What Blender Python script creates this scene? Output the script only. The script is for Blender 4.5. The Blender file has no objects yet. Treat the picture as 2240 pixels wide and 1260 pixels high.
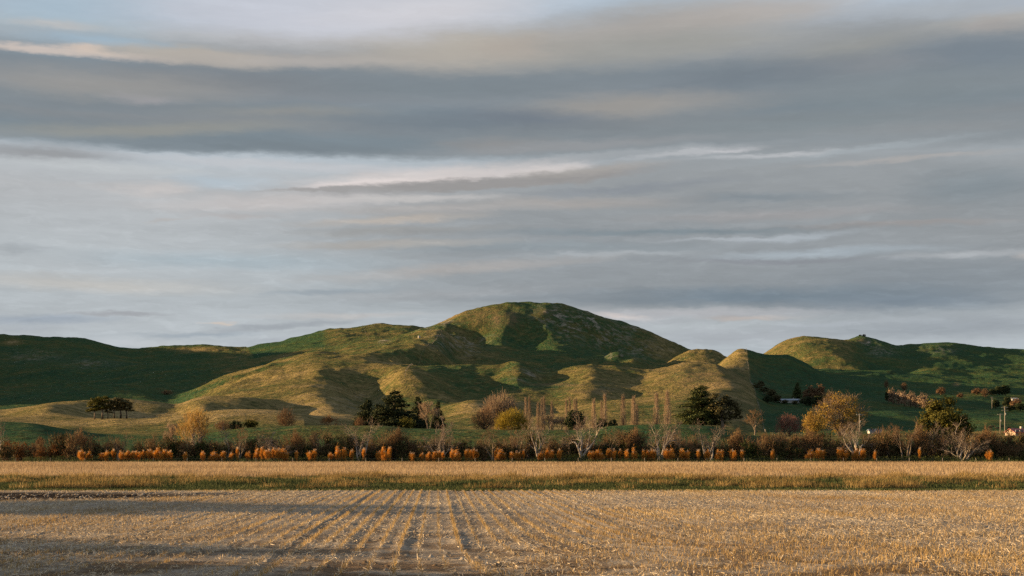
import bpy, math, random
import numpy as np
from mathutils import Vector

# ------------------------------------------------------------------ camera, sky, sun
SC = bpy.context.scene
COL = SC.collection
F, CX, HZ, CAMH = 3100.0, 1120.0, 983.0, 2.2      # focal length (photo px), centre, horizon row, eye height

cam = bpy.data.cameras.new("camera")
cam_o = bpy.data.objects.new("camera", cam); COL.objects.link(cam_o)
cam.sensor_width = 36; cam.lens = F / 2240 * 36
cam.shift_y = (HZ - 630) / 2240
cam_o.location = (0, 0, CAMH); cam_o.rotation_euler = (math.radians(90), 0, 0)
cam.clip_start = 0.5; cam.clip_end = 40000
SC.camera = cam_o

SUN_EL, SUN_BACK = math.radians(8.5), math.radians(-9)
SUN_STR, EXPO = 5.0, 1.5
SC.cycles.use_denoising = False
SC.view_settings.view_transform = 'Standard'
SC.view_settings.look = 'None'
SC.view_settings.exposure = EXPO
SC.view_settings.gamma = 1
SC.view_settings.use_curve_mapping = False
sun_dir = Vector((-math.cos(SUN_EL) * math.cos(SUN_BACK), -math.cos(SUN_EL) * math.sin(SUN_BACK), math.sin(SUN_EL)))
sl = bpy.data.lights.new("sun", 'SUN'); sl.energy = SUN_STR; sl.angle = math.radians(0.5); sl.color = (1, .67, .33)
so = bpy.data.objects.new("sun", sl); COL.objects.link(so)
so.rotation_euler = (-sun_dir).to_track_quat('-Z', 'Y').to_euler(); so.location = (-200, 0, 100)


def s2l(c):
    return tuple((v / 255 / 12.92 if v / 255 <= .04045 else ((v / 255 + .055) / 1.055) ** 2.4) for v in c)


class NT:
    def __init__(self, tree): self.t = tree; self.l = tree.links
    def n(self, typ, **kw):
        o = self.t.nodes.new(typ)
        for k, v in kw.items(): setattr(o, k, v)
        return o
    def link(self, a, b): self.l.new(a, b)
    def put(self, sock, v):
        if hasattr(v, 'is_output') or isinstance(v, bpy.types.NodeSocket): self.l.new(v, sock)
        else: sock.default_value = v
    def math(self, op, a, b=0.0, c=None, clamp=False):
        o = self.n('ShaderNodeMath', operation=op, use_clamp=clamp)
        self.put(o.inputs[0], a); self.put(o.inputs[1], b)
        if c is not None: self.put(o.inputs[2], c)
        return o.outputs[0]
    def mix(self, f, a, b, blend='MIX'):
        o = self.n('ShaderNodeMix', data_type='RGBA', blend_type=blend)
        self.put(o.inputs[0], f)
        for s, v in ((o.inputs[6], a), (o.inputs[7], b)):
            self.put(s, tuple(v) + (1,) if isinstance(v, (tuple, list)) and len(v) == 3 else v)
        return o.outputs[2]
    def maprange(self, v, a, b, c=0.0, d=1.0, smooth=False):
        o = self.n('ShaderNodeMapRange', interpolation_type='SMOOTHSTEP' if smooth else 'LINEAR')
        self.put(o.inputs[0], v)
        for i, q in enumerate((a, b, c, d)): o.inputs[1 + i].default_value = q
        return o.outputs[0]
    def ramp(self, v, stops):
        o = self.n('ShaderNodeValToRGB'); e = o.color_ramp.elements
        while len(e) < len(stops): e.new(0.5)
        for el, (p, c) in zip(e, stops): el.position = p; el.color = tuple(c) + (1,)
        self.put(o.inputs[0], v); return o.outputs[0]
    def noise(self, vec, scale, detail=4.0, rough=.55, dist=0.0):
        o = self.n('ShaderNodeTexNoise'); self.put(o.inputs['Vector'], vec)
        o.inputs['Scale'].default_value = scale; o.inputs['Detail'].default_value = detail
        o.inputs['Roughness'].default_value = rough; o.inputs['Distortion'].default_value = dist
        return o
    def mapping(self, vec, loc=(0, 0, 0), rot=(0, 0, 0), scale=(1, 1, 1), typ='POINT'):
        o = self.n('ShaderNodeMapping', vector_type=typ); self.put(o.inputs[0], vec)
        o.inputs[1].default_value = loc; o.inputs[2].default_value = rot; o.inputs[3].default_value = scale
        return o.outputs[0]


def build_world():
    w = bpy.data.worlds.new("World"); SC.world = w; w.use_nodes = True
    w.node_tree.nodes.clear(); N = NT(w.node_tree)
    out = N.n('ShaderNodeOutputWorld'); bg = N.n('ShaderNodeBackground'); bg.inputs[1].default_value = 0.1
    N.link(bg.outputs[0], out.inputs[0])
    sky = N.n('ShaderNodeTexSky', sky_type='NISHITA', sun_disc=False)
    sky.sun_elevation = SUN_EL; sky.sun_rotation = math.atan2(sun_dir.x, sun_dir.y)
    gen = N.n('ShaderNodeTexCoord').outputs['Generated']
    nrm = N.n('ShaderNodeVectorMath', operation='NORMALIZE'); N.link(gen, nrm.inputs[0])
    sp = N.n('ShaderNodeSeparateXYZ'); N.link(nrm.outputs[0], sp.inputs[0])
    K = F / 1000
    az = N.math('MULTIPLY', N.math('ARCTAN2', sp.outputs[0], sp.outputs[1]), K)
    el = N.math('MULTIPLY', N.math('ARCSINE', sp.outputs[2]), K)
    cb = N.n('ShaderNodeCombineXYZ'); N.link(az, cb.inputs[0]); N.link(el, cb.inputs[1])
    P0 = cb.outputs[0]
    # slow warp that gives the cloud bands their uneven edges
    nz = N.noise(N.mapping(P0, scale=(2.2, 9, 1)), 1.0, 5, .6)
    wv = N.n('ShaderNodeVectorMath', operation='SUBTRACT'); N.link(nz.outputs['Color'], wv.inputs[0]); wv.inputs[1].default_value = (.5, .5, .5)
    ws = N.n('ShaderNodeVectorMath', operation='MULTIPLY'); N.link(wv.outputs[0], ws.inputs[0]); ws.inputs[1].default_value = (.22, .03, 0)
    ad = N.n('ShaderNodeVectorMath', operation='ADD'); N.link(P0, ad.inputs[0]); N.link(ws.outputs[0], ad.inputs[1])
    nz2 = N.noise(N.mapping(P0, scale=(9, 34, 1)), 1.0, 5, .65)
    wv2 = N.n('ShaderNodeVectorMath', operation='SUBTRACT'); N.link(nz2.outputs['Color'], wv2.inputs[0]); wv2.inputs[1].default_value = (.5, .5, .5)
    ws2 = N.n('ShaderNodeVectorMath', operation='MULTIPLY'); N.link(wv2.outputs[0], ws2.inputs[0]); ws2.inputs[1].default_value = (.10, .020, 0)
    ad2 = N.n('ShaderNodeVectorMath', operation='ADD'); N.link(ad.outputs[0], ad2.inputs[0]); N.link(ws2.outputs[0], ad2.inputs[1])
    nz3 = N.noise(N.mapping(P0, loc=(5, 3, 0), scale=(24, 95, 1)), 1.0, 4, .6)
    wv3 = N.n('ShaderNodeVectorMath', operation='SUBTRACT'); N.link(nz3.outputs['Color'], wv3.inputs[0]); wv3.inputs[1].default_value = (.5, .5, .5)
    ws3 = N.n('ShaderNodeVectorMath', operation='MULTIPLY_ADD'); N.link(wv3.outputs[0], ws3.inputs[0]); ws3.inputs[1].default_value = (.05, .012, 0); N.link(ad2.outputs[0], ws3.inputs[2])
    P = ws3.outputs[0]
    se = N.n('ShaderNodeSeparateXYZ'); N.link(P, se.inputs[0]); E = se.outputs[1]
    k = 10.0 / 2 ** EXPO                       # background strength 0.1, exposure
    def L(c): return tuple(v * k for v in s2l(tuple(157 + (v - 157) * 1.10 for v in c)))
    prof = [(983, (190, 195, 198)), (770, (176, 183, 188)), (720, (178, 184, 188)), (640, (173, 180, 184)), (560, (174, 181, 185)),
            (500, (172, 176, 179)), (440, (177, 179, 181)), (400, (181, 186, 190)), (364, (179, 188, 195)), (349, (139, 148, 154)),
            (322, (126, 138, 146)), (290, (138, 143, 147)), (262, (128, 139, 147)), (235, (138, 145, 151)), (185, (130, 139, 146)),
            (150, (146, 150, 153)), (118, (174, 173, 170)), (92, (170, 178, 188)), (40, (176, 189, 201)), (0, (172, 186, 199)),
            (-250, (176, 181, 187)), (-900, (172, 178, 186))]
    top = 2.4
    stops = [((HZ - y) / 1000 / top, L(c)) for y, c in prof]
    c = N.ramp(N.math('DIVIDE', E, top), stops)
    DK, WG, LT, WH, BL, MG = (121, 134, 143), (166, 164, 160), (186, 192, 197), (207, 204, 205), (160, 184, 201), (147, 153, 158)
    B = [  # x, y, rx, ry, tilt (deg, + = right end higher), colour, strength, inner edge
        # upper left: blue gap and the pale veil right of it
        (120, 30, 420, 95, 0, BL, .75, 0), (700, 20, 520, 95, 2, (190, 197, 209), .9, .2), (950, 20, 380, 70, 6, (202, 203, 208), .6, 0),
        (130, 54, 130, 14, 0, (196, 190, 184), .45, 0), (70, 70, 240, 20, 1, (156, 170, 181), .6, 0), (230, 92, 220, 18, 0, (158, 182, 200), .8, 0),
        (120, 112, 330, 12, -1, (202, 193, 187), .8, .2), (195, 108, 60, 12, 0, (210, 197, 187), .8, .2), (430, 124, 300, 26, 0, (178, 174, 167), .8, .2),
        (700, 132, 420, 22, 2, (168, 168, 168), .8, .1),
        # upper right: warm grey sheet with dark bands under it
        (1060, 105, 420, 62, 3, (174, 172, 166), .85, .1), (1150, 105, 120, 34, 0, (178, 170, 162), .5, 0), (1420, 60, 420, 70, 6, (160, 161, 160), .9, .1),
        (1650, 30, 360, 42, 5, (172, 170, 168), .8, 0), (1450, 100, 420, 52, 6, (150, 155, 155), .8, 0), (1880, 70, 340, 52, 3, (139, 148, 155), .85, 0), (2040, 18, 300, 26, 0, (162, 172, 181), .8, .1),
        (2180, 55, 90, 24, 0, (163, 164, 165), .9, .1), (1840, 105, 200, 36, 4, (146, 151, 151), .7, 0), (2150, 110, 360, 52, 0, (120, 134, 146), .9, 0),
        (1850, 145, 240, 30, 0, (140, 146, 152), .7, 0), (560, 185, 420, 40, -2, (126, 135, 143), .8, .1), (220, 190, 380, 46, 0, (150, 152, 152), .75, .1), (1000, 195, 460, 36, 0, (122, 135, 144), .8, 0),
        (1640, 172, 300, 46, 4, (118, 131, 142), .95, 0), (2000, 200, 500, 62, 0, (126, 139, 147), .8, .1),
        (220, 232, 340, 18, 2, (126, 138, 147), .85, .1), (640, 246, 300, 18, 2, (144, 148, 148), .7, 0), (330, 218, 90, 13, 0, (158, 160, 166), .55, 0),
        (320, 284, 420, 22, 4, (145, 150, 149), .85, .1), (1000, 270, 420, 30, 0, (116, 130, 141), .9, .1), (1370, 235, 330, 38, 2, (150, 152, 152), .95, .1),
        (1180, 262, 240, 30, -4, (114, 127, 140), .85, 0), (1500, 288, 560, 34, 0, (125, 136, 144), .8, .1), (1760, 275, 420, 36, 0, (124, 138, 146), .8, .1),
        (2080, 278, 420, 24, 0, (142, 149, 154), .7, 0), (560, 322, 520, 22, 1, (120, 134, 144), .85, .1), (80, 335, 260, 24, 1, (140, 145, 150), .8, .1), (1080, 316, 220, 22, 0, (147, 149, 151), .7, 0),
        (220, 540, 700, 190, 0, (176, 183, 188), .6, 0),
        # right half below: grey stratus sheet
        (1800, 480, 1250, 215, 0, (148, 155, 160), 1, .42), (1500, 560, 900, 110, 0, (148, 156, 162), .8, .2), (1500, 640, 950, 70, 0, (143, 151, 157), .8, .2), (2100, 620, 500, 90, 0, (138, 148, 156), .75, .1),
        (1250, 322, 420, 15, 2, (143, 150, 156), .9, .2), (1330, 342, 420, 12, 3, (156, 165, 172), .9, .1),
        (700, 364, 560, 14, -1, (183, 190, 197), .9, .2), (190, 366, 320, 18, 0, (182, 190, 195), .8, 0), (480, 395, 160, 22, 0, (172, 188, 200), .8, 0), (250, 402, 180, 9, 3, (176, 178, 180), .4, 0),
        (330, 412, 110, 18, 5, (192, 190, 190), .6, 0), (600, 440, 420, 26, 3, (187, 186, 187), .7, 0),
        # the bright wedge and the grey tongue below it
        (960, 385, 350, 26, 4.5, (198, 196, 197), .9, .25), (1180, 372, 130, 13, 5, (204, 202, 203), .8, .1), (840, 402, 230, 12, 4, (206, 202, 202), .8, .2), (1090, 398, 420, 17, 4, (151, 153, 155), 1, .45), (720, 416, 190, 6, 1.5, (158, 160, 162), .9, .3),
        (1290, 372, 260, 13, 3, (164, 164, 163), .7, 0), (1600, 333, 110, 8, 4, (196, 200, 206), .7, 0), (1500, 338, 170, 8, 5, (182, 188, 194), .7, 0), (1720, 341, 200, 8, 1, (186, 192, 198), .7, 0), (1900, 328, 300, 9, 5, (158, 170, 178), .7, 0),
        (2000, 346, 300, 8, 2, (168, 169, 170), .7, 0), (2150, 405, 240, 60, 0, (133, 145, 153), .7, 0), (1380, 412, 320, 13, 3, (140, 148, 156), .75, 0), (1600, 432, 330, 14, -1, (134, 145, 153), .8, 0),
        (900, 435, 300, 10, 1.5, (186, 187, 188), .8, 0), (930, 458, 320, 14, 1, (170, 171, 172), .8, .1), (1250, 442, 360, 18, 1, (165, 165, 165), .75, 0), (850, 480, 260, 12, 3, (176, 173, 169), .85, .1), (880, 506, 330, 15, 1, (153, 157, 159), .85, .15), (1180, 512, 360, 18, 0, (144, 152, 158), .7, 0),
        (1700, 468, 420, 16, 0, (157, 159, 162), .7, 0), (1900, 492, 350, 10, 0, (156, 152, 151), .6, 0), (1500, 506, 560, 11, 0, (132, 145, 153), .8, .1), (860, 535, 320, 14, 1, (171, 170, 167), .7, 0), (1200, 545, 460, 18, 0, (142, 153, 160), .7, 0),
        (1740, 516, 190, 9, 2, (166, 176, 184), .7, 0), (1600, 522, 220, 5, 1, (168, 176, 183), .7, 0), (1800, 552, 330, 14, 1, (167, 179, 188), .7, 0), (1300, 560, 230, 8, 1, (164, 172, 178), .7, 0), (2100, 553, 200, 11, 2, (170, 176, 181), .6, 0), (2210, 556, 50, 12, 0, (180, 178, 177), .5, 0),
        (1700, 570, 330, 8, -1, (141, 147, 155), .7, 0), (500, 470, 120, 8, 1, (170, 171, 173), .7, 0), (365, 478, 40, 7, 15, (170, 171, 172), .6, 0), (40, 545, 90, 14, 2, (160, 168, 174), .7, 0), (500, 570, 420, 28, 0, (160, 175, 184), .65, 0), (200, 618, 420, 24, -1, (184, 184, 181), .6, 0),
        (1000, 590, 420, 16, 4, (170, 170, 170), .7, 0), (720, 636, 170, 10, 4, (148, 160, 169), .75, .1), (950, 640, 360, 20, 2, (157, 163, 168), .7, 0), (1650, 645, 560, 26, 0, (125, 139, 150), .9, .1), (1980, 660, 300, 26, 0, (124, 138, 150), .75, 0), (1200, 648, 360, 12, 0, (140, 149, 156), .75, 0),
        (1500, 684, 420, 16, 0, (172, 176, 181), .85, .1), (1640, 694, 150, 8, 0, (180, 175, 172), .7, 0), (1360, 692, 80, 9, -6, (206, 199, 196), .75, 0), (1820, 706, 160, 7, 4, (170, 178, 185), .8, 0), (1300, 700, 320, 16, 0, (172, 178, 184), .6, 0),
        (2050, 715, 420, 32, 0, (146, 155, 163), .7, .1), (1600, 735, 300, 22, 0, (162, 169, 176), .7, 0), (90, 697, 190, 16, 1, (152, 163, 174), .85, .1), (250, 686, 150, 7, 0, (156, 161, 167), .8, .1), (60, 716, 80, 6, 0, (164, 172, 180), .6, 0),
        (430, 730, 180, 8, 3, (155, 166, 175), .85, .1), (620, 712, 230, 9, 5, (156, 164, 171), .85, .1), (500, 708, 50, 5, 3, (195, 188, 181), .8, 0), (760, 690, 230, 10, 1, (182, 182, 182), .6, 0), (720, 740, 260, 12, 2, (165, 172, 180), .7, 0), (330, 752, 220, 14, 0, (182, 188, 193), .6, 0),
    ]
    for (x, y, rx, ry, tilt, colr, st, inner) in B:
        a = math.atan2(x - CX, F); e = math.atan2((HZ - y) * math.cos(a), F)
        # the tiny term only makes the nodes evaluate one after the other (keeps the shader small enough)
        q = N.n('ShaderNodeVectorMath', operation='MULTIPLY_ADD'); N.link(c, q.inputs[0]); q.inputs[1].default_value = (1e-9, 1e-9, 1e-9); N.link(P, q.inputs[2])
        mp = N.mapping(q.outputs[0], loc=(a * K, e * K, 0), rot=(0, 0, math.radians(tilt)), scale=(rx / 1000, ry / 1000, 1), typ='TEXTURE')
        ln = N.n('ShaderNodeVectorMath', operation='LENGTH'); N.link(mp, ln.inputs[0])
        f = N.maprange(ln.outputs['Value'], 1.12, inner, 0, st, True)
        cb_ = 1.22 if y > 395 else 1.0           # the lower cloud sheets are more sharply layered
        c = N.mix(f, c, L(tuple(164 + (v - 164) * cb_ + d for v, d in zip(colr, (5, 1, -2)))))
    # fine streaks
    st1 = N.noise(N.mapping(P, scale=(6, 46, 1)), 1.0, 6, .66)
    st2 = N.noise(N.mapping(P0, loc=(3, 7, 1), scale=(2.0, 15, 1)), 1.0, 6, .6, .5)
    st3 = N.noise(N.mapping(P, loc=(1, 2, 5), scale=(14, 60, 1)), 1.0, 5, .6, .3)
    low = N.maprange(E, .42, .72, 1, .35, True)
    fac = N.math('ADD', N.math('MULTIPLY', low, N.math('ADD', N.maprange(st1.outputs[0], .25, .75, -.09, .09), N.maprange(st3.outputs[0], .52, .74, 0, .10))), N.maprange(st2.outputs[0], .3, .7, .96, 1.035))
    cm = N.n('ShaderNodeCombineColor')
    for i in range(3): N.link(fac, cm.inputs[i])
    c = N.mix(1.0, c, cm.outputs[0], 'MULTIPLY')
    # the cloud deck thins overhead, where the clear sky takes over
    cover = N.maprange(el, 1.05, 3.2, 1.0, .45)
    c = N.mix(cover, sky.outputs[0], c)
    N.link(c, bg.inputs[0])


build_world()

# ------------------------------------------------------------------ helpers
rng = np.random.default_rng(7)
R = random.Random(11)


def mesh_np(name, V, Q, mat, parent=None, smooth=False, link=True, matidx=None):
    V = np.asarray(V, dtype=np.float32).reshape(-1, 3); Q = np.asarray(Q, dtype=np.int32)
    me = bpy.data.meshes.new(name)
    k = Q.shape[1]; n = len(Q)
    me.vertices.add(len(V)); me.vertices.foreach_set('co', V.ravel())
    me.loops.add(n * k); me.loops.foreach_set('vertex_index', Q.ravel())
    me.polygons.add(n); me.polygons.foreach_set('loop_start', np.arange(0, n * k, k, dtype=np.int32))
    me.polygons.foreach_set('loop_total', np.full(n, k, dtype=np.int32))
    if smooth: me.polygons.foreach_set('use_smooth', np.ones(n, dtype=bool))
    me.update(calc_edges=True); me.validate()
    me.materials.append(mat)
    o = bpy.data.objects.new(name, me)
    if link: COL.objects.link(o)
    if parent: o.parent = parent
    return o


class MB:
    """collects boxes, tubes and free polygons into one mesh"""
    def __init__(s): s.v = []; s.f = []
    def poly(s, pts):
        b = len(s.v); s.v += [tuple(p) for p in pts]; s.f.append(tuple(range(b, b + len(pts))))
    def box(s, x0, x1, y0, y1, z0, z1):
        b = len(s.v)
        s.v += [(x, y, z) for z in (z0, z1) for y in (y0, y1) for x in (x0, x1)]
        for q in ((0, 2, 3, 1), (4, 5, 7, 6), (0, 1, 5, 4), (2, 6, 7, 3), (0, 4, 6, 2), (1, 3, 7, 5)): s.f.append(tuple(b + i for i in q))
    def tube(s, pts, rad, n=5, cap=True):
        pts = [Vector(p) for p in pts]; b = len(s.v); m = len(pts)
        for i, p in enumerate(pts):
            d = (pts[min(i + 1, m - 1)] - pts[max(i - 1, 0)]).normalized()
            a = d.orthogonal().normalized() if abs(d.z) > .99 or i == 0 and False else d.cross(Vector((.31, .95, .05))).normalized()
            c = d.cross(a)
            for k in range(n):
                t = 2 * math.pi * k / n
                s.v.append(tuple(p + (a * math.cos(t) + c * math.sin(t)) * rad[i]))
        for i in range(m - 1):
            for k in range(n):
                s.f.append((b + i * n + k, b + i * n + (k + 1) % n, b + (i + 1) * n + (k + 1) % n, b + (i + 1) * n + k))
        if cap:
            s.f.append(tuple(b + (m - 1) * n + k for k in range(n))); s.f.append(tuple(b + k for k in reversed(range(n))))
    def build(s, name, mat, parent=None, smooth=True):
        me = bpy.data.meshes.new(name); me.from_pydata(s.v, [], s.f); me.materials.append(mat)
        if smooth: me.polygons.foreach_set('use_smooth', [True] * len(me.polygons))
        o = bpy.data.objects.new(name, me); COL.objects.link(o)
        if parent: o.parent = parent
        return o


def tag(o, label=None, cat=None, group=None, kind=None):
    for k, v in (('label', label), ('category', cat), ('group', group), ('kind', kind)):
        if v: o[k] = v
    return o


def empty(name, loc=(0, 0, 0), rz=0.0):
    o = bpy.data.objects.new(name, None); COL.objects.link(o); o.location = loc; o.rotation_euler = (0, 0, rz); o.empty_display_size = .5
    return o


def fbm(x, y, seed=0, octaves=4, gain=.5):
    """value noise on arrays, about -1..1"""
    tot = np.zeros(np.broadcast(x, y).shape); amp = 1.0; s = 0.0
    for o in range(octaves):
        xi = np.floor(x).astype(np.int64); yi = np.floor(y).astype(np.int64)
        fx = x - xi; fy = y - yi; fx = fx * fx * fx * (fx * (fx * 6 - 15) + 10); fy = fy * fy * fy * (fy * (fy * 6 - 15) + 10)
        def h(a, b):
            n = (a * 374761393 + b * 668265263 + (seed + o) * 1442695041) & 0x7fffffff
            n = ((n ^ (n >> 13)) * 1274126177) & 0x7fffffff
            return ((n ^ (n >> 16)) & 0xffff) / 32767.5 - 1
        v = (h(xi, yi) * (1 - fx) + h(xi + 1, yi) * fx) * (1 - fy) + (h(xi, yi + 1) * (1 - fx) + h(xi + 1, yi + 1) * fx) * fy
        tot += v * amp; s += amp; amp *= gain; x = x * 2.03 + 17.1; y = y * 2.03 + 5.3
    return tot / s


def pchip_slopes(h, d):
    m = np.zeros((d.shape[0] + 1,) + d.shape[1:])
    hh = h.reshape((-1,) + (1,) * (d.ndim - 1))
    w1 = 2 * hh[1:] + hh[:-1]; w2 = hh[1:] + 2 * hh[:-1]
    a, b = d[:-1], d[1:]
    with np.errstate(divide='ignore', invalid='ignore'):
        mm = (w1 + w2) / (w1 / a + w2 / b)
    m[1:-1] = np.where(a * b > 0, mm, 0); m[0] = d[0] * .5; m[-1] = d[-1] * .5
    return m


def pchip(xk, yk, x):
    xk = np.asarray(xk, float); yk = np.asarray(yk, float); h = np.diff(xk); d = np.diff(yk) / h; m = pchip_slopes(h, d)
    x = np.clip(x, xk[0], xk[-1]); i = np.clip(np.searchsorted(xk, x) - 1, 0, len(h) - 1); t = (x - xk[i]) / h[i]
    return ((2 * t**3 - 3 * t**2 + 1) * yk[i] + (t**3 - 2 * t**2 + t) * h[i] * m[i] + (-2 * t**3 + 3 * t**2) * yk[i + 1] + (t**3 - t**2) * h[i] * m[i + 1])


# ------------------------------------------------------------------ materials
MATS = {}


def bsdf(N, color, rough=.9, spec=.1, normal=None, transl=0.0, tcolor=None):
    out = N.n('ShaderNodeOutputMaterial'); p = N.n('ShaderNodeBsdfPrincipled')
    N.put(p.inputs['Base Color'], tuple(color) + (1,) if isinstance(color, tuple) else color)
    p.inputs['Roughness'].default_value = rough; p.inputs['Specular IOR Level'].default_value = spec
    if normal is not None: N.link(normal, p.inputs['Normal'])
    sh = p.outputs[0]
    if transl:
        t = N.n('ShaderNodeBsdfTranslucent'); N.put(t.inputs[0], tuple(color) + (1,) if isinstance(color, tuple) else color)
        m = N.n('ShaderNodeMixShader'); m.inputs[0].default_value = transl; N.link(sh, m.inputs[1]); N.link(t.outputs[0], m.inputs[2]); sh = m.outputs[0]
    N.link(sh, out.inputs[0])


def newmat(name):
    m = bpy.data.materials.new(name); m.use_nodes = True; m.node_tree.nodes.clear(); MATS[name] = m
    return m, NT(m.node_tree)


def leafmat(name, dark, mid, light, transl=.25, scale=.5, rough=.85):
    """leaves or stems: each blade its own tone, broad patches, each plant a little different"""
    m, N = newmat(name)
    g = N.n('ShaderNodeNewGeometry'); oi = N.n('ShaderNodeObjectInfo'); tc = N.n('ShaderNodeTexCoord')
    nz = N.noise(tc.outputs['Object'], scale, 3)
    f = N.math('ADD', N.math('MULTIPLY', g.outputs['Random Per Island'], .55), N.maprange(nz.outputs[0], .3, .7, 0, .45))
    c = N.ramp(f, [(0.0, dark), (.5, mid), (1.0, light)])
    v = N.maprange(oi.outputs['Random'], 0, 1, .8, 1.2)
    cm = N.n('ShaderNodeCombineColor')
    for i in range(3): N.link(v, cm.inputs[i])
    bsdf(N, N.mix(1.0, c, cm.outputs[0], 'MULTIPLY'), rough, .12, None, transl)
    return m


def barkmat(name, a, b, scale=3.0):
    m, N = newmat(name); tc = N.n('ShaderNodeTexCoord')
    nz = N.noise(N.mapping(tc.outputs['Object'], scale=(1, 1, .35)), scale, 5, .65)
    bp = N.n('ShaderNodeBump'); bp.inputs['Strength'].default_value = .5; bp.inputs['Distance'].default_value = .03; N.link(nz.outputs[0], bp.inputs['Height'])
    bsdf(N, N.mix(N.maprange(nz.outputs[0], .35, .65), a, b), .9, .1, bp.outputs[0])
    return m


def plainmat(name, c, rough=.6, spec=.3, var=.12, metal=0.0):
    m, N = newmat(name); tc = N.n('ShaderNodeTexCoord'); nz = N.noise(tc.outputs['Object'], 1.5, 5)
    d = tuple(v * (1 - var * 2) for v in c)
    bsdf(N, N.mix(N.maprange(nz.outputs[0], .3, .7), d, c), rough, spec)
    return m


M_orange = leafmat('orange_grass', (.19, .070, .013), (.50, .215, .032), (.70, .38, .085), .35, 1.5)
M_plume = leafmat('plume', (.34, .25, .17), (.52, .40, .30), (.66, .54, .43), .35)
M_strawbase = leafmat('clump_base_grass', (.06, .05, .015), (.16, .12, .035), (.30, .22, .07), .25)
M_deadbark = barkmat('bare_bark', (.15, .12, .095), (.42, .36, .30))
M_darkbark = barkmat('dark_bark', (.045, .035, .027), (.12, .095, .07))
M_midbark = barkmat('brown_bark', (.12, .09, .065), (.24, .19, .14))
M_twig = leafmat('grey_twigs', (.08, .055, .04), (.19, .135, .10), (.34, .26, .20), .1)
M_twigtan = leafmat('tan_twigs', (.17, .115, .07), (.27, .19, .125), (.36, .27, .18), .2)
M_twigred = leafmat('red_twigs', (.10, .045, .035), (.20, .095, .07), (.28, .14, .10), .2)
M_twigbrown = leafmat('brown_twigs', (.09, .05, .025), (.18, .105, .055), (.27, .17, .09), .2)
M_twiggold = leafmat('golden_twigs', (.20, .12, .035), (.34, .21, .06), (.46, .31, .11), .3)
M_brownleaf = leafmat('brown_leaves', (.045, .034, .016), (.135, .096, .042), (.27, .185, .075), .25)
M_rust = leafmat('rust_leaves', (.07, .028, .008), (.17, .065, .016), (.27, .12, .035), .3)
M_darkleaf = leafmat('dark_leaves', (.020, .020, .009), (.058, .054, .021), (.15, .13, .047), .2)
M_pine = leafmat('pine_needles', (.010, .016, .008), (.028, .038, .015), (.070, .076, .026), .1)
M_bigpine = leafmat('green_pine_needles', (.024, .038, .013), (.060, .076, .024), (.13, .135, .042), .12)
M_olive = leafmat('olive_leaves', (.030, .030, .007), (.095, .088, .017), (.19, .165, .034), .25)
M_dullolive = leafmat('dull_olive_leaves', (.028, .027, .012), (.085, .075, .032), (.17, .14, .06), .2)
M_gold = leafmat('golden_leaves', (.20, .12, .022), (.40, .26, .050), (.56, .40, .10), .4)
M_yellow = leafmat('yellow_leaves', (.15, .105, .018), (.34, .25, .035), (.50, .38, .07), .4)
M_bramble = leafmat('bramble_leaves', (.015, .021, .008), (.045, .058, .016), (.11, .12, .034), .2)
M_greenleaf = leafmat('green_leaves', (.025, .04, .010), (.06, .085, .02), (.12, .15, .04), .25)
M_straw = leafmat('straw', (.16, .115, .07), (.45, .36, .24), (.74, .645, .50), .2, .12)
M_stubble = leafmat('stubble_stalk', (.20, .12, .045), (.46, .31, .13), (.66, .51, .27), .2, .12)
M_crop = leafmat('dry_stalks', (.13, .08, .042), (.40, .29, .175), (.56, .44, .30), .3, .03)
M_verge = leafmat('green_grass', (.020, .029, .012), (.050, .064, .024), (.105, .115, .045), .25, .3)
M_tuss = leafmat('golden_grass', (.08, .053, .020), (.25, .17, .062), (.45, .325, .145), .3, .3)
M_white = plainmat('white_paint', (.46, .45, .43))
M_cream = plainmat('cream_boards', (.40, .29, .21))
M_roofblue = plainmat('blue_grey_roof', (.20, .25, .31), .5, .3)
M_roofred = plainmat('red_roof', (.30, .05, .045), .5, .3)
M_glass = plainmat('window_glass', (.05, .06, .07), .15, .5)
M_pole = plainmat('weathered_pole', (.36, .32, .27), .9, .1, .2)
M_post = plainmat('grey_post', (.34, .29, .23), .9, .1, .25)
M_wire = plainmat('fence_wire', (.25, .24, .22), .5, .5)
M_ins = plainmat('insulator', (.55, .52, .47), .3, .5)
M_cow = plainmat('black_hide', (.02, .017, .015), .8, .2)
M_tank = plainmat('concrete', (.45, .42, .37), .9, .1, .2)


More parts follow.
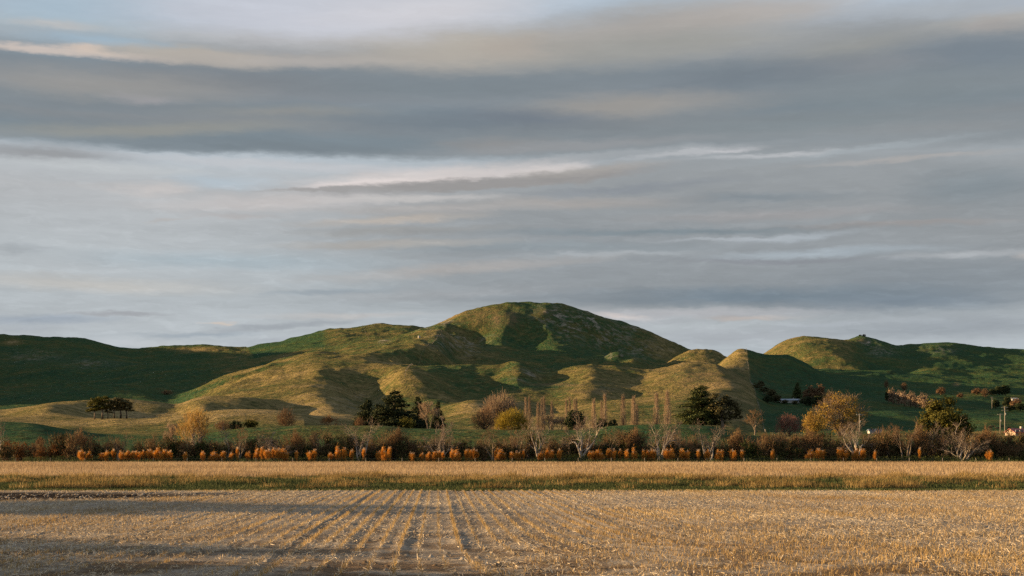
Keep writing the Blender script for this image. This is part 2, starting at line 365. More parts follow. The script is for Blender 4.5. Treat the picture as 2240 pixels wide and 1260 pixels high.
def hills_mat():
    m, N = newmat('hill_grass'); geo = N.n('ShaderNodeNewGeometry'); pos = geo.outputs['Position']
    def attr(n): return N.n('ShaderNodeAttribute', attribute_name=n).outputs['Fac']
    dry, rock, soil = attr('dry'), attr('rock'), attr('bare')  # dry also holds painted sun and shade on some slopes
    big = N.noise(pos, .012, 6, .62).outputs[0]
    med = N.noise(pos, .07, 6, .65).outputs[0]
    fine = N.noise(pos, .45, 5, .7).outputs[0]
    f = N.math('ADD', dry, N.math('ADD', N.maprange(big, .3, .7, -.32, .32), N.math('ADD', N.maprange(med, .3, .7, -.25, .25), N.maprange(fine, .3, .7, -.25, .25))), clamp=True)
    c = N.ramp(f, [(0.0, (.027, .072, .034)), (.3, (.048, .086, .031)), (.55, (.104, .098, .034)), (.8, (.205, .158, .062)), (1.0, (.30, .225, .11))])
    spk = N.noise(pos, .28, 4, .7).outputs[0]
    c = N.mix(N.maprange(spk, .50, .60, 0, .7), c, (.032, .034, .013))
    spk2 = N.noise(pos, .2, 4, .7).outputs[0]
    c = N.mix(N.math('MULTIPLY', N.maprange(spk2, .52, .64, 0, .6), dry), c, (.36, .27, .12))
    # dark fern and rush patches
    patch = N.noise(pos, .03, 6, .7, .6).outputs[0]
    c = N.mix(N.maprange(patch, .58, .68, 0, .45), c, (.040, .040, .018))
    rn = N.noise(N.mapping(pos, scale=(1, 1, .45)), .09, 8, .74).outputs[0]
    rf = N.math('MULTIPLY', N.maprange(rn, .50, .60), rock, clamp=True)
    c = N.mix(rf, c, (.34, .29, .23))
    c = N.mix(N.math('MULTIPLY', soil, N.maprange(med, .35, .6, .3, 1)), c, (.175, .125, .075))
    # sheep tracks follow the contours
    sp = N.n('ShaderNodeSeparateXYZ'); N.link(pos, sp.inputs[0])
    tr = N.math('SINE', N.math('ADD', N.math('MULTIPLY', sp.outputs[2], 2.6), N.math('MULTIPLY', med, 9.0)))
    h = N.math('ADD', N.math('ADD', N.math('MULTIPLY', fine, 1.8), N.math('MULTIPLY', spk, 2.2)), N.math('ADD', N.math('MULTIPLY', tr, .13), N.math('ADD', N.math('MULTIPLY', med, 5.0), N.math('MULTIPLY', rf, .8))))
    bp = N.n('ShaderNodeBump'); bp.inputs['Strength'].default_value = .85; bp.inputs['Distance'].default_value = 1.0; N.link(h, bp.inputs['Height'])
    bsdf(N, c, 1.0, .02, bp.outputs[0])
    return m


def soil_mat():
    m, N = newmat('field_soil'); geo = N.n('ShaderNodeNewGeometry'); pos = geo.outputs['Position']
    a1 = N.noise(pos, 9, 6, .7).outputs[0]; a2 = N.noise(pos, .5, 5, .6).outputs[0]; a3 = N.noise(pos, 2.5, 5, .6).outputs[0]
    c = N.mix(N.maprange(a1, .3, .7), (.22, .178, .135), (.50, .425, .33))
    row = N.n('ShaderNodeAttribute', attribute_name='row').outputs['Fac']
    c = N.mix(N.math('MULTIPLY', row, N.maprange(a3, .35, .65, .25, .7)), c, (.13, .098, .068))
    sx = N.n('ShaderNodeSeparateXYZ'); N.link(pos, sx.inputs[0]); near = N.maprange(sx.outputs[1], 24, 46, 1, .25)
    c = N.mix(N.math('MULTIPLY', near, N.maprange(a2, .42, .56, 0, .95)), c, (.12, .078, .045))
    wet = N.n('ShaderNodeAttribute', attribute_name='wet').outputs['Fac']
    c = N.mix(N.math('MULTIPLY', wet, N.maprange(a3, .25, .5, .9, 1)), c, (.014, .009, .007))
    h = N.math('ADD', N.math('MULTIPLY', a1, .06), N.math('MULTIPLY', a3, .10))
    bp = N.n('ShaderNodeBump'); bp.inputs['Strength'].default_value = .9; bp.inputs['Distance'].default_value = 1.0; N.link(h, bp.inputs['Height'])
    bsdf(N, c, 1.0, .03, bp.outputs[0]); return m


def earth_mat(name, a, b, sc=.6):
    m, N = newmat(name); pos = N.n('ShaderNodeNewGeometry').outputs['Position']
    n1 = N.noise(pos, sc, 6, .65).outputs[0]; bp = N.n('ShaderNodeBump'); bp.inputs['Distance'].default_value = .2; N.link(n1, bp.inputs['Height'])
    bsdf(N, N.mix(N.maprange(n1, .35, .65), a, b), 1.0, .03, bp.outputs[0]); return m


# ------------------------------------------------------------------ terrain: cross sections of the land at rising distances
def S(D, pts): return (D, [p[0] for p in pts], [p[1] for p in pts])


SL = [  # unseen land at negative x is raised so its shadow darkens the left hill
    S(212, [(-1500, 1015.2), (3800, 1015.2)]),
    S(330, [(-1500, 998), (3800, 998)]),
    S(400, [(-1500, 978), (0, 976), (300, 975), (500, 978), (1600, 980), (1800, 972), (3800, 972)]),
    S(460, [(-1500, 900), (-300, 905), (0, 922), (60, 925), (150, 940), (200, 948), (300, 953), (370, 953), (450, 946), (560, 935), (700, 931), (830, 931), (900, 937), (1000, 939), (1150, 941), (1250, 941), (1300, 936), (1350, 931), (1400, 929), (1480, 928), (1540, 931), (1600, 942), (1650, 956), (1700, 960), (2000, 959), (2240, 957), (3800, 950)]),
    S(540, [(-1500, 915), (0, 936), (100, 938), (150, 940), (200, 946), (300, 948), (370, 947), (450, 946), (560, 944), (700, 940), (830, 940), (1000, 946), (1250, 947), (1350, 941), (1480, 938), (1600, 947), (1650, 953), (1800, 954), (2240, 951), (3800, 945)]),
    S(700, [(-1500, 900), (-300, 905), (0, 913), (100, 914), (200, 917), (300, 917), (390, 909), (450, 901), (520, 897), (600, 899), (650, 905), (700, 913), (760, 921), (830, 928), (1000, 931), (1200, 930), (1350, 925), (1500, 922), (1600, 930), (1680, 944), (1800, 946), (2000, 944), (2240, 940), (3800, 930)]),
    S(800, [(-1500, 890), (-300, 900), (0, 908), (60, 897), (105, 887), (150, 895), (220, 917), (300, 931), (375, 928), (410, 914), (440, 902), (490, 912), (560, 925), (620, 928), (700, 910), (800, 915), (900, 918), (960, 914), (1000, 905), (1050, 898), (1150, 912), (1250, 902), (1350, 890), (1420, 885), (1500, 878), (1560, 880), (1600, 886), (1650, 903), (1680, 930), (1750, 930), (1850, 936), (2000, 940), (2240, 944), (3800, 915)]),
    S(930, [(-1500, 880), (-300, 905), (0, 897), (60, 890), (130, 880), (200, 873), (260, 870), (330, 875), (385, 883), (425, 869), (480, 866), (540, 870), (590, 880), (620, 896), (660, 893), (720, 884), (760, 894), (800, 902), (860, 900), (930, 893), (1000, 883), (1060, 873), (1120, 890), (1200, 905), (1280, 888), (1340, 876), (1400, 873), (1450, 867), (1520, 860), (1570, 858), (1600, 866), (1650, 882), (1690, 896), (1720, 893), (1850, 903), (2000, 911), (2240, 921), (3800, 880)]),
    S(1000, [(-1500, 870), (-300, 897), (0, 905), (200, 900), (300, 900), (385, 893), (430, 885), (500, 878), (560, 874), (620, 872), (690, 862), (740, 872), (800, 892), (860, 888), (930, 880), (1000, 884), (1060, 884), (1120, 880), (1200, 890), (1280, 880), (1340, 884), (1400, 886), (1450, 880), (1520, 868), (1570, 852), (1600, 850), (1650, 870), (1690, 892), (1850, 896), (2000, 902), (2240, 909), (3800, 880)]),
    S(1080, [(-1500, 860), (-300, 890), (0, 903), (200, 898), (370, 893), (430, 884), (500, 868), (560, 859), (620, 851), (690, 845), (720, 849), (760, 865), (800, 880), (840, 862), (880, 838), (930, 838), (1000, 866), (1060, 874), (1120, 862), (1200, 863), (1250, 852), (1290, 845), (1340, 846), (1400, 848), (1440, 843), (1500, 834), (1560, 828), (1620, 835), (1660, 858), (1700, 873), (1800, 877), (1900, 884), (2000, 890), (2100, 894), (2240, 897), (3800, 840)]),
    S(1250, [(-1500, 800), (-700, 840), (-300, 880), (0, 895), (200, 884), (370, 890), (430, 868), (500, 840), (560, 824), (620, 814), (690, 806), (740, 801), (800, 797), (850, 796), (890, 800), (930, 806), (980, 806), (1040, 804), (1090, 806), (1120, 802), (1160, 808), (1200, 818), (1240, 814), (1275, 808), (1320, 806), (1370, 808), (1420, 812), (1460, 808), (1500, 800), (1560, 802), (1600, 812), (1640, 830), (1670, 845), (1720, 855), (1800, 859), (1900, 865), (2000, 868), (2100, 873), (2240, 879), (3800, 810)]),
    S(1340, [(-1500, 750), (-700, 790), (-400, 830), (0, 892), (370, 884), (430, 862), (500, 840), (560, 820), (620, 806), (690, 793), (740, 787), (800, 782), (850, 786), (900, 804), (960, 827), (1040, 828), (1090, 829), (1120, 826), (1160, 831), (1240, 832), (1300, 830), (1370, 832), (1420, 834), (1460, 830), (1500, 825), (1560, 818), (1600, 803), (1640, 800), (1670, 812), (1720, 818), (1800, 838), (1900, 852), (2100, 860), (2240, 864), (3800, 800)]),
    S(1450, [(-1500, 700), (-700, 740), (-400, 800), (0, 886), (200, 862), (370, 874), (430, 855), (500, 826), (560, 810), (620, 792), (690, 776), (745, 776), (800, 768), (860, 760), (905, 757), (940, 767), (1000, 800), (1060, 812), (1110, 815), (1200, 820), (1270, 820), (1340, 822), (1400, 826), (1440, 826), (1500, 824), (1550, 818), (1588, 787), (1618, 763), (1640, 766), (1670, 774), (1715, 776), (1745, 787), (1790, 812), (1830, 828), (1900, 839), (2100, 848), (2240, 852), (3800, 790)]),
    S(1580, [(-1500, 665), (-700, 700), (-400, 765), (0, 878), (200, 852), (370, 862), (450, 851), (560, 812), (620, 793), (690, 777), (740, 773), (800, 764), (860, 755), (905, 748), (940, 746), (970, 752), (1000, 782), (1060, 795), (1120, 804), (1200, 810), (1280, 806), (1340, 800), (1400, 808), (1430, 818), (1480, 818), (1520, 810), (1560, 806), (1590, 806), (1618, 792), (1640, 790), (1680, 797), (1720, 799), (1790, 818), (1900, 826), (2000, 834), (2240, 842), (3800, 785)]),
    S(1700, [(-1500, 640), (-700, 660), (-400, 730), (0, 870), (200, 842), (450, 850), (560, 815), (620, 792), (690, 775), (740, 768), (800, 757), (850, 747), (900, 737), (935, 729), (965, 729), (1000, 752), (1060, 770), (1120, 782), (1200, 790), (1280, 786), (1320, 776), (1345, 770), (1375, 776), (1430, 796), (1452, 800), (1474, 783), (1502, 770), (1535, 766), (1563, 768), (1584, 776), (1604, 792), (1650, 792), (1700, 802), (1800, 820), (1900, 817), (2000, 823), (2240, 832), (3800, 780)]),
    S(1850, [(-1500, 625), (-700, 640), (-400, 705), (0, 862), (450, 838), (690, 784), (800, 766), (860, 755), (915, 742), (960, 738), (1000, 752), (1060, 752), (1120, 756), (1200, 758), (1280, 768), (1320, 782), (1345, 786), (1430, 800), (1480, 806), (1510, 796), (1550, 792), (1600, 798), (1700, 806), (1900, 818), (2240, 834), (3800, 775)]),
    S(2050, [(-1500, 610), (-700, 605), (-400, 662), (-100, 778), (0, 850), (300, 822), (560, 800), (700, 778), (800, 757), (860, 742), (915, 722), (960, 705), (1010, 685), (1060, 673), (1120, 667), (1200, 666), (1240, 671), (1290, 683), (1350, 700), (1400, 718), (1450, 740), (1500, 762), (1560, 788), (1620, 806), (1700, 812), (1800, 815), (1900, 819), (2000, 823), (2240, 834), (3800, 770)]),
    S(2400, [(-1500, 600), (-700, 590), (-400, 610), (-100, 755), (0, 800), (200, 795), (400, 798), (560, 785), (700, 765), (800, 750), (880, 752), (960, 790), (1050, 810), (1200, 815), (1400, 825), (1550, 838), (1650, 842), (1700, 836), (1750, 829), (1800, 823), (1850, 819), (1885, 818), (1920, 826), (1960, 828), (2050, 824), (2240, 824), (3800, 770)]),
    S(2540, [(-1500, 600), (-700, 600), (-400, 622), (-100, 748), (0, 782), (200, 784), (290, 794), (400, 790), (560, 778), (700, 755), (800, 742), (890, 742), (980, 790), (1200, 818), (1550, 832), (1640, 836), (1690, 815), (1750, 799), (1800, 791), (1850, 786), (1888, 789), (1915, 806), (1960, 812), (2050, 803), (2240, 810), (3800, 770)]),
    S(2650, [(-1500, 610), (-700, 600), (-400, 634), (-100, 745), (0, 765), (200, 772), (290, 790), (400, 782), (560, 772), (700, 745), (800, 735), (900, 733), (1000, 790), (1200, 820), (1550, 825), (1650, 812), (1690, 788), (1730, 768), (1770, 757), (1810, 757), (1845, 762), (1880, 775), (1920, 782), (1980, 790), (2050, 784), (2240, 797), (3800, 770)]),
    S(2950, [(-1500, 610), (-700, 620), (-400, 654), (-150, 706), (-50, 731), (0, 732), (30, 733), (100, 740), (180, 743), (210, 751), (250, 763), (290, 766), (340, 762), (420, 759), (480, 757), (520, 762), (545, 763), (570, 752), (620, 750), (660, 740), (700, 729), (735, 722), (780, 720), (830, 714), (880, 715), (915, 719), (1000, 740), (1200, 780), (1500, 800), (1640, 790), (1680, 770), (1720, 748), (1760, 741), (1800, 745), (1845, 748), (1865, 742), (1885, 738), (1905, 739), (1930, 745), (1965, 756), (2000, 753), (2050, 752), (2100, 755), (2150, 762), (2200, 765), (2240, 768), (2500, 760), (3800, 780)]),
    S(3600, [(-1500, 760), (0, 830), (900, 820), (1500, 880), (2240, 850), (3800, 850)]),
    S(5200, [(-1500, 960), (3800, 960)]),
    S(9000, [(-1500, 982), (3800, 982)]),
]
SD = np.array([s[0] for s in SL], float)
# local swells and gullies: x (photo px), distance, half-width px, half-depth m, height m
BUMPS = [
    (745, 1560, 26, 60, -3), (620, 1300, 20, 60, -1.5), (700, 1180, 30, 70, 2),
    (1000, 1500, 26, 90, -4), (965, 1560, 24, 80, 4), (1060, 1600, 30, 90, 3), (1345, 1640, 30, 40, 4), (1135, 1230, 36, 50, 3), (1400, 1620, 40, 60, 3),
    (1042, 1870, 30, 90, -6), (1102, 1890, 22, 70, 4), (1160, 1860, 30, 90, -4), (985, 1880, 30, 70, 2), (1195, 1960, 26, 50, 2.5),
    (1385, 1130, 40, 80, -2.5), (1500, 1090, 40, 70, 2), (1585, 1120, 34, 70, 2), (1290, 1130, 30, 70, 1.5), (1285, 1420, 22, 40, 3), (1215, 1380, 20, 40, 2.5), (1395, 1600, 26, 40, 3), (1150, 1400, 22, 40, 2.5), (900, 1130, 30, 60, 3), (1010, 860, 40, 50, 2), (1090, 880, 40, 50, -2),
    (1780, 2500, 60, 100, 5), (1900, 2700, 36, 80, -5), (2040, 2400, 50, 120, 5), (2120, 2300, 50, 120, -5), (2200, 2200, 50, 120, 5), (1960, 960, 50, 40, 1.4), (2080, 930, 50, 40, -1.4), (2180, 900, 50, 40, 1.4),
    (100, 2200, 60, 120, 5), (230, 2100, 60, 120, -5), (340, 2300, 60, 120, 5), (60, 1500, 50, 120, 3), (300, 1500, 50, 100, 3),
]


def columns_z(x):
    """height of every cross section at photo columns x -> (K, n)"""
    x = np.asarray(x, float)
    return np.stack([CAMH + (HZ - pchip(s[1], s[2], x)) / F * s[0] for s in SL])


def relief(x, D):
    X = (x - CX) / F * D
    g = np.clip((D - 420) / 400, 0, 1); far = np.clip((D - 900) / 900, 0, 1)
    z = g * (fbm(X / 55, D / 55, 3, 4) * (1.2 + 2.6 * far) + fbm(X / 14, D / 20, 9, 3) * (.45 + .85 * far))
    rid = 1 - np.abs(fbm(X / 130, D / 170, 21, 3)) * 2
    z = z + far * rid * 3.0
    # gullies and small spurs running down the slopes
    wx = X + 45 * fbm(X / 120, D / 120, 33, 2); wd = D + 45 * fbm(X / 120, D / 120, 34, 2)
    mid = np.clip((D - 950) / 200, 0, 1) * np.clip((2250 - D) / 300, .25, 1) * np.clip((x - 330) / 150, .3, 1) * (1 - .45 * np.clip((x - 480) / 40, 0, 1) * np.clip((860 - x) / 40, 0, 1)) * np.clip((1720 - x) / 90, .3, 1) * (1 - .65 * np.clip((x - 980) / 60, 0, 1) * np.clip((D - 1650) / 150, 0, 1)) * (1 - .5 * np.clip((x - 1400) / 60, 0, 1))
    z = z + mid * (3.4 * (.45 - np.abs(fbm(wx / 62 + wd / 210, wd / 190 - wx / 400, 41, 3)) * 1.6) + 1.7 * (.45 - np.abs(fbm(wx / 24, wd / 60, 43, 3)) * 1.6))
    for (bx, bd, sx, sd, a) in BUMPS:
        z = z + a * np.exp(-((x - bx) / sx) ** 2 - ((D - bd) / sd) ** 2)
    return z


GRID = {}


def land():
    """the height field of the land on a fan of columns and distances"""
    xs = np.concatenate([np.arange(-1400, -60, 12), np.arange(-60, 2300, 2.2), np.arange(2300, 3700, 12)])
    Ds = np.concatenate([np.linspace(212, 440, 40, endpoint=False), np.linspace(440, 560, 34, endpoint=False), np.geomspace(560, 1300, 190, endpoint=False),
                         np.geomspace(1300, 3050, 250, endpoint=False), np.geomspace(3050, 9000, 30)])
    zk = columns_z(xs); h = np.diff(SD); d = np.diff(zk, axis=0) / h[:, None]; m = pchip_slopes(h, d)
    Z = np.zeros((len(Ds), len(xs)))
    for r, D in enumerate(Ds):
        i = int(np.clip(np.searchsorted(SD, D) - 1, 0, len(h) - 1)); t = (D - SD[i]) / h[i]
        Z[r] = (2 * t**3 - 3 * t**2 + 1) * zk[i] + (t**3 - 2 * t**2 + t) * h[i] * m[i] + (-2 * t**3 + 3 * t**2) * zk[i + 1] + (t**3 - t**2) * h[i] * m[i + 1]
    def blur(A, sig, axis):
        r = int(sig * 3); k = np.exp(-.5 * (np.arange(-r, r + 1) / sig) ** 2); k /= k.sum()
        A = np.moveaxis(A, axis, 0); P = np.concatenate([A[:1].repeat(r, 0), A, A[-1:].repeat(r, 0)]); B = sum(k[i] * P[i:i + len(A)] for i in range(2 * r + 1)); return np.moveaxis(B, 0, axis)
    w = np.clip((Ds - 640) / 250, 0, 1)[:, None]                 # worn, rounded hills
    Zs = blur(blur(Z, 3, 0), 4, 1); Z = Z * (1 - w) + Zs * w
    XX, DD = np.meshgrid(xs, Ds); Z = Z + relief(XX, DD)
    GRID.update(xs=xs, Ds=Ds, Z=Z); return XX, DD, Z


def ground_z(x, D):
    """height of the land at photo column x and distance D"""
    if D < 213: return 0.0
    xs, Ds, Z = GRID['xs'], GRID['Ds'], GRID['Z']
    c = np.interp(x, xs, np.arange(len(xs))); r = np.interp(D, Ds, np.arange(len(Ds))); i, j = min(int(r), len(Ds) - 2), min(int(c), len(xs) - 2); a, b = r - i, c - j
    return float((Z[i, j] * (1 - b) + Z[i, j + 1] * b) * (1 - a) + (Z[i + 1, j] * (1 - b) + Z[i + 1, j + 1] * b) * a)


def build_hills():
    XX, DD, Z = land(); nr, nc = Z.shape
    V = np.stack([(XX - CX) / F * DD, DD, Z], -1)
    idx = np.arange(nr * nc).reshape(nr, nc)
    Q = np.stack([idx[:-1, :-1], idx[:-1, 1:], idx[1:, 1:], idx[1:, :-1]], -1).reshape(-1, 4)
    o = mesh_np('hills', V, Q, hills_mat(), smooth=True); tag(o, kind='structure')
    YP = HZ - (Z - CAMH) / DD * F
    # how dry the grass of each paddock is, with sun and shade of some slopes painted in
    dry = np.full(XX.shape, .50)
    def blend(mask, v, dr): return dr + (v - dr) * np.clip(mask, 0, 1)
    def ss(a, b, x): t = np.clip((x - a) / (b - a), 0, 1); return t * t * (3 - 2 * t)
    dry = blend(1 - ss(430, 520, DD), .20, dry)                                     # flat meadow and foot of the terrace bank
    dry = blend(ss(408, 425, DD) * (1 - ss(470, 560, DD)) * ss(480, 560, XX) * (1 - ss(1560, 1640, XX)), .40, dry); dry = blend(ss(400, 412, DD) * (1 - ss(470, 560, DD)) * ss(1280, 1380, XX), .2, dry)  # terrace bank, toned greener to paint in its shade, most at right
    dry = blend((1 - ss(700, 900, XX)) * ss(560, 640, DD) * (1 - ss(960, 1040, DD)), .86, dry)    # straw coloured mounds at left
    dry = blend(ss(600, 680, DD) * (1 - ss(960, 1020, DD)) * ss(960, 1020, XX) * (1 - ss(1640, 1680, XX)), .68, dry)  # lower mound, straw tone raised to paint sunlight on it
    dry = blend((1 - ss(380, 560, XX)) * ss(1000, 1100, DD), .22, dry)              # big green hill at left
    dry = blend(ss(540, 546, XX + (DD - 2800) * .03) * (1 - ss(700, 720, XX)) * ss(2350, 2450, DD), .12, dry)
    dry = blend(ss(1000, 1100, DD) * (1 - ss(1500, 1600, DD)) * ss(400, 480, XX) * (1 - ss(860, 960, XX)), .62, dry)
    dry = blend(ss(980, 1040, DD) * (1 - ss(1400, 1500, DD)) * ss(1220, 1300, XX), .70, dry)
    dry = blend(ss(980, 1040, DD) * (1 - ss(1400, 1520, DD)) * ss(1430, 1480, XX), .66, dry)
    dry = blend(ss(1500, 1600, DD) * (1 - ss(2080, 2200, DD)) * ss(1000, 1060, XX) * (1 - ss(1400, 1440, XX)), .36, dry)  # dark side of the domed hill: shade painted as greener grass
    dry = blend(ss(1560, 1640, DD) * (1 - ss(1750, 1850, DD)) * ss(1430, 1460, XX) * (1 - ss(1600, 1625, XX)), .76, dry)
    bx = np.interp(DD, [430, 480, 700, 1000, 1450, 1700], [1690, 1682, 1672, 1655, 1633, 1628])      # the fence between the dry and the green paddock
    dry = blend(ss(-2, 2, XX - bx) * ss(430, 470, DD), .14, dry)
    dry = blend(ss(2150, 2300, DD) * ss(1630, 1660, XX), .18, dry); dry = blend(ss(2150, 2300, DD) * ss(1630, 1660, XX) * (1 - ss(1840, 1900, XX)) * (1 - ss(2900, 2950, DD)), .56, dry)  # right hills: sunlit spur painted straw, the shaded rest painted green
    dry = blend(ss(440, 470, DD) * (1 - ss(600, 690, DD)) * ss(1640, 1700, XX), .62, dry)
    dry = np.maximum(dry, .85 * np.exp(-(((XX - 440) / 90) ** 2 + ((YP - 764) / 8) ** 2)) * (DD > 2700)); dry = np.maximum(dry, .8 * np.exp(-(((XX - 25) / 30) ** 2 + ((YP - 748) / 9) ** 2)) * (DD > 2400))  # dry crests, toned further to paint the sun catching them
    me = o.data
    def spots(lst):
        a = np.zeros(XX.shape)
        for (sx, sy, rx, ry, d0, d1, amp) in lst:
            a = np.maximum(a, amp * np.exp(-(((XX - sx) / rx) ** 2 + ((YP - sy) / ry) ** 2)) * ((DD > d0) & (DD < d1)))
        return a
    rock = spots([(1215, 690, 40, 22, 1700, 2100, 1), (1300, 700, 40, 26, 1700, 2100, 1), (1250, 715, 40, 30, 1700, 2100, .7), (1330, 735, 60, 25, 1600, 2100, .6), (970, 705, 26, 8, 1800, 2100, 1), (935, 722, 20, 6, 1800, 2100, .9), (1390, 715, 40, 10, 1900, 2100, .9),
                  (1345, 775, 22, 9, 1550, 1750, .9), (1150, 820, 26, 12, 1100, 1300, .9), (835, 745, 16, 6, 1500, 1900, 1), (1000, 745, 70, 30, 1450, 1900, .55), (1400, 765, 60, 22, 1600, 2000, .5), (1903, 752, 18, 8, 2600, 3000, 1.3), (1930, 768, 30, 10, 2400, 3000, .8),
                  (780, 880, 60, 14, 900, 1200, .5), (590, 758, 22, 4, 2800, 3000, 1), (70, 780, 60, 12, 2200, 2900, .5), (200, 795, 50, 10, 2000, 2900, .5), (1030, 760, 30, 20, 1450, 1800, .7), (2060, 765, 40, 10, 2500, 3000, .5), (1490, 800, 20, 8, 1200, 1500, .6), (1325, 850, 20, 14, 1000, 1250, .5)])
    bare = spots([(1085, 700, 14, 16, 1800, 2100, .8), (1120, 695, 20, 18, 1800, 2100, .7), (1190, 682, 30, 8, 1900, 2100, .6), (1225, 842, 60, 3.5, 900, 1300, .9), (1290, 856, 60, 4, 900, 1200, .6), (2092, 841, 7, 4, 1000, 1700, 1), (1060, 690, 50, 14, 1850, 2100, .4), (1884, 745, 10, 5, 2700, 3000, .8), (1545, 830, 95, 34, 980, 1500, .5), (1590, 890, 60, 30, 640, 980, .35)])
    for nm, a in (('dry', dry), ('rock', rock), ('bare', bare)):
        at = me.attributes.new(nm, 'FLOAT', 'POINT'); at.data.foreach_set('value', a.astype(np.float32).ravel())
    return o


build_hills()

# ------------------------------------------------------------------ near ground
FIELD_END, VERGE_END, CROP_END = 76.0, 100.0, 209.0


RP = .44          # row spacing of the stubble


def row_u(X, Y):
    """row coordinate of the drilled stubble: rows run away from us and swing right close by"""
    return X + .052 * Y - np.minimum(2.3 * np.exp(-(Y - 27) / 5.0), 7.0) / (1 + np.exp(-(X - 1.2) / .9))


def build_near_ground():
    base = mesh_np('ground', [(-15000, -15000, -.6), (15000, -15000, -.6), (15000, 15000, -.6), (-15000, 15000, -.6)], [[0, 1, 2, 3]], earth_mat('far_ground', (.03, .05, .015), (.08, .09, .03), .02))
    tag(base, kind='structure')
    xs = np.concatenate([np.arange(-420, -40, 8), np.arange(-40, 40, .11), np.arange(40, 421, 8)])
    ys = np.concatenate([np.arange(-40, 18, 3), np.arange(18, FIELD_END, .22), [FIELD_END]])
    X, Y = np.meshgrid(xs, ys); u = row_u(X, Y)
    row = .5 + .5 * np.cos(2 * np.pi * u / RP)
    wheel = np.exp(-((np.mod(u, 4.34) - 1.1) / .2) ** 2) + np.exp(-((np.mod(u, 4.34) - 2.6) / .2) ** 2)
    rk = np.floor((u + RP / 2) / RP); rv = .25 + 1.0 * ((np.sin(rk * 12.9898) * 43758.5453) % 1.0); row = row * rv * np.clip(.8 + .9 * fbm(X / 2.5, Y / 9, 19, 3), .1, 1.5)
    Z = .032 * row - .024 * wheel + .022 * fbm(X * 2.2, Y * 2.2, 5, 3) + .05 * fbm(X / 6, Y / 6, 8, 2) - .03
    idx = np.arange(X.size).reshape(X.shape)
    Q = np.stack([idx[:-1, :-1], idx[:-1, 1:], idx[1:, 1:], idx[1:, :-1]], -1).reshape(-1, 4)
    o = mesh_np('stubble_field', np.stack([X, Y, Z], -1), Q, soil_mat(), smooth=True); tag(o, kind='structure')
    a = o.data.attributes.new('row', 'FLOAT', 'POINT'); a.data.foreach_set('value', np.clip((1 - row) * .6 + wheel, 0, 1).astype(np.float32).ravel())
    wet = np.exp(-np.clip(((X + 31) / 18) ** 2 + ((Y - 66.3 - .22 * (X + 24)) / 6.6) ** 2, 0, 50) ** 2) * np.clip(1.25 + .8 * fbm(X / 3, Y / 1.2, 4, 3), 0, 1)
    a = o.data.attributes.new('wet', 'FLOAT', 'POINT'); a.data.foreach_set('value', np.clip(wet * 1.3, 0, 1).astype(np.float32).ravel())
    def strip(name, y0, y1, z0, mat, amp=.06):
        xs = np.concatenate([np.arange(-420, -110, 10), np.arange(-110, 110, .8), np.arange(110, 421, 10)]); ys = np.linspace(y0, y1, max(3, int((y1 - y0) / .8)))
        X, Y = np.meshgrid(xs, ys); Z = z0 + amp * fbm(X / 1.7, Y / 1.7, 2, 3)
        idx = np.arange(X.size).reshape(X.shape); Q = np.stack([idx[:-1, :-1], idx[:-1, 1:], idx[1:, 1:], idx[1:, :-1]], -1).reshape(-1, 4)
        tag(mesh_np(name, np.stack([X, Y, Z], -1), Q, mat, smooth=True), kind='structure')
    strip('grass_verge', FIELD_END, VERGE_END, -.02, earth_mat('verge_earth', (.03, .045, .012), (.09, .085, .03)))
    strip('crop_field', VERGE_END, CROP_END + 6, -.03, earth_mat('crop_earth', (.14, .10, .06), (.30, .21, .12)))


build_near_ground()


def blades(P, Hh, W, lean, rng, bend=.3, face=None):
    """upright tapering blades: one quad each"""
    n = len(P); a = rng.uniform(0, 2 * np.pi, n) if face is None else face
    w = np.stack([np.cos(a), np.sin(a), np.zeros(n)], -1) * (W / 2)[:, None]
    b = rng.uniform(0, 2 * np.pi, n); l = (lean * Hh)[:, None] * np.stack([np.cos(b), np.sin(b), np.zeros(n)], -1)
    top = P + l; top[:, 2] += Hh
    V = np.stack([P - w, P + w, top + w * .35, top - w * .35], 1)
    return V.reshape(-1, 3), np.arange(n * 4).reshape(n, 4)


def lying(P, Ln, W, az, tilt, rng):
    n = len(P); d = np.stack([np.cos(az) * np.cos(tilt), np.sin(az) * np.cos(tilt), np.sin(tilt)], -1) * (Ln / 2)[:, None]
    roll = rng.uniform(-1, 1, n)
    w = np.stack([-np.sin(az) * np.cos(roll), np.cos(az) * np.cos(roll), np.sin(roll)], -1) * (W / 2)[:, None]
    V = np.stack([P - d - w, P + d - w, P + d + w, P - d + w], 1)
    return V.reshape(-1, 3), np.arange(n * 4).reshape(n, 4)


def wedge(n, y0, y1, k=.47, add=4.0, pw=1.0):
    """random ground points in the widening strip the photo sees, with a margin at the sides"""
    t = rng.random(n) ** pw
    Y = np.sqrt(y0 * y0 + t * (y1 * y1 - y0 * y0)); X = rng.uniform(-1, 1, n) * (k * Y + add)
    return X, Y


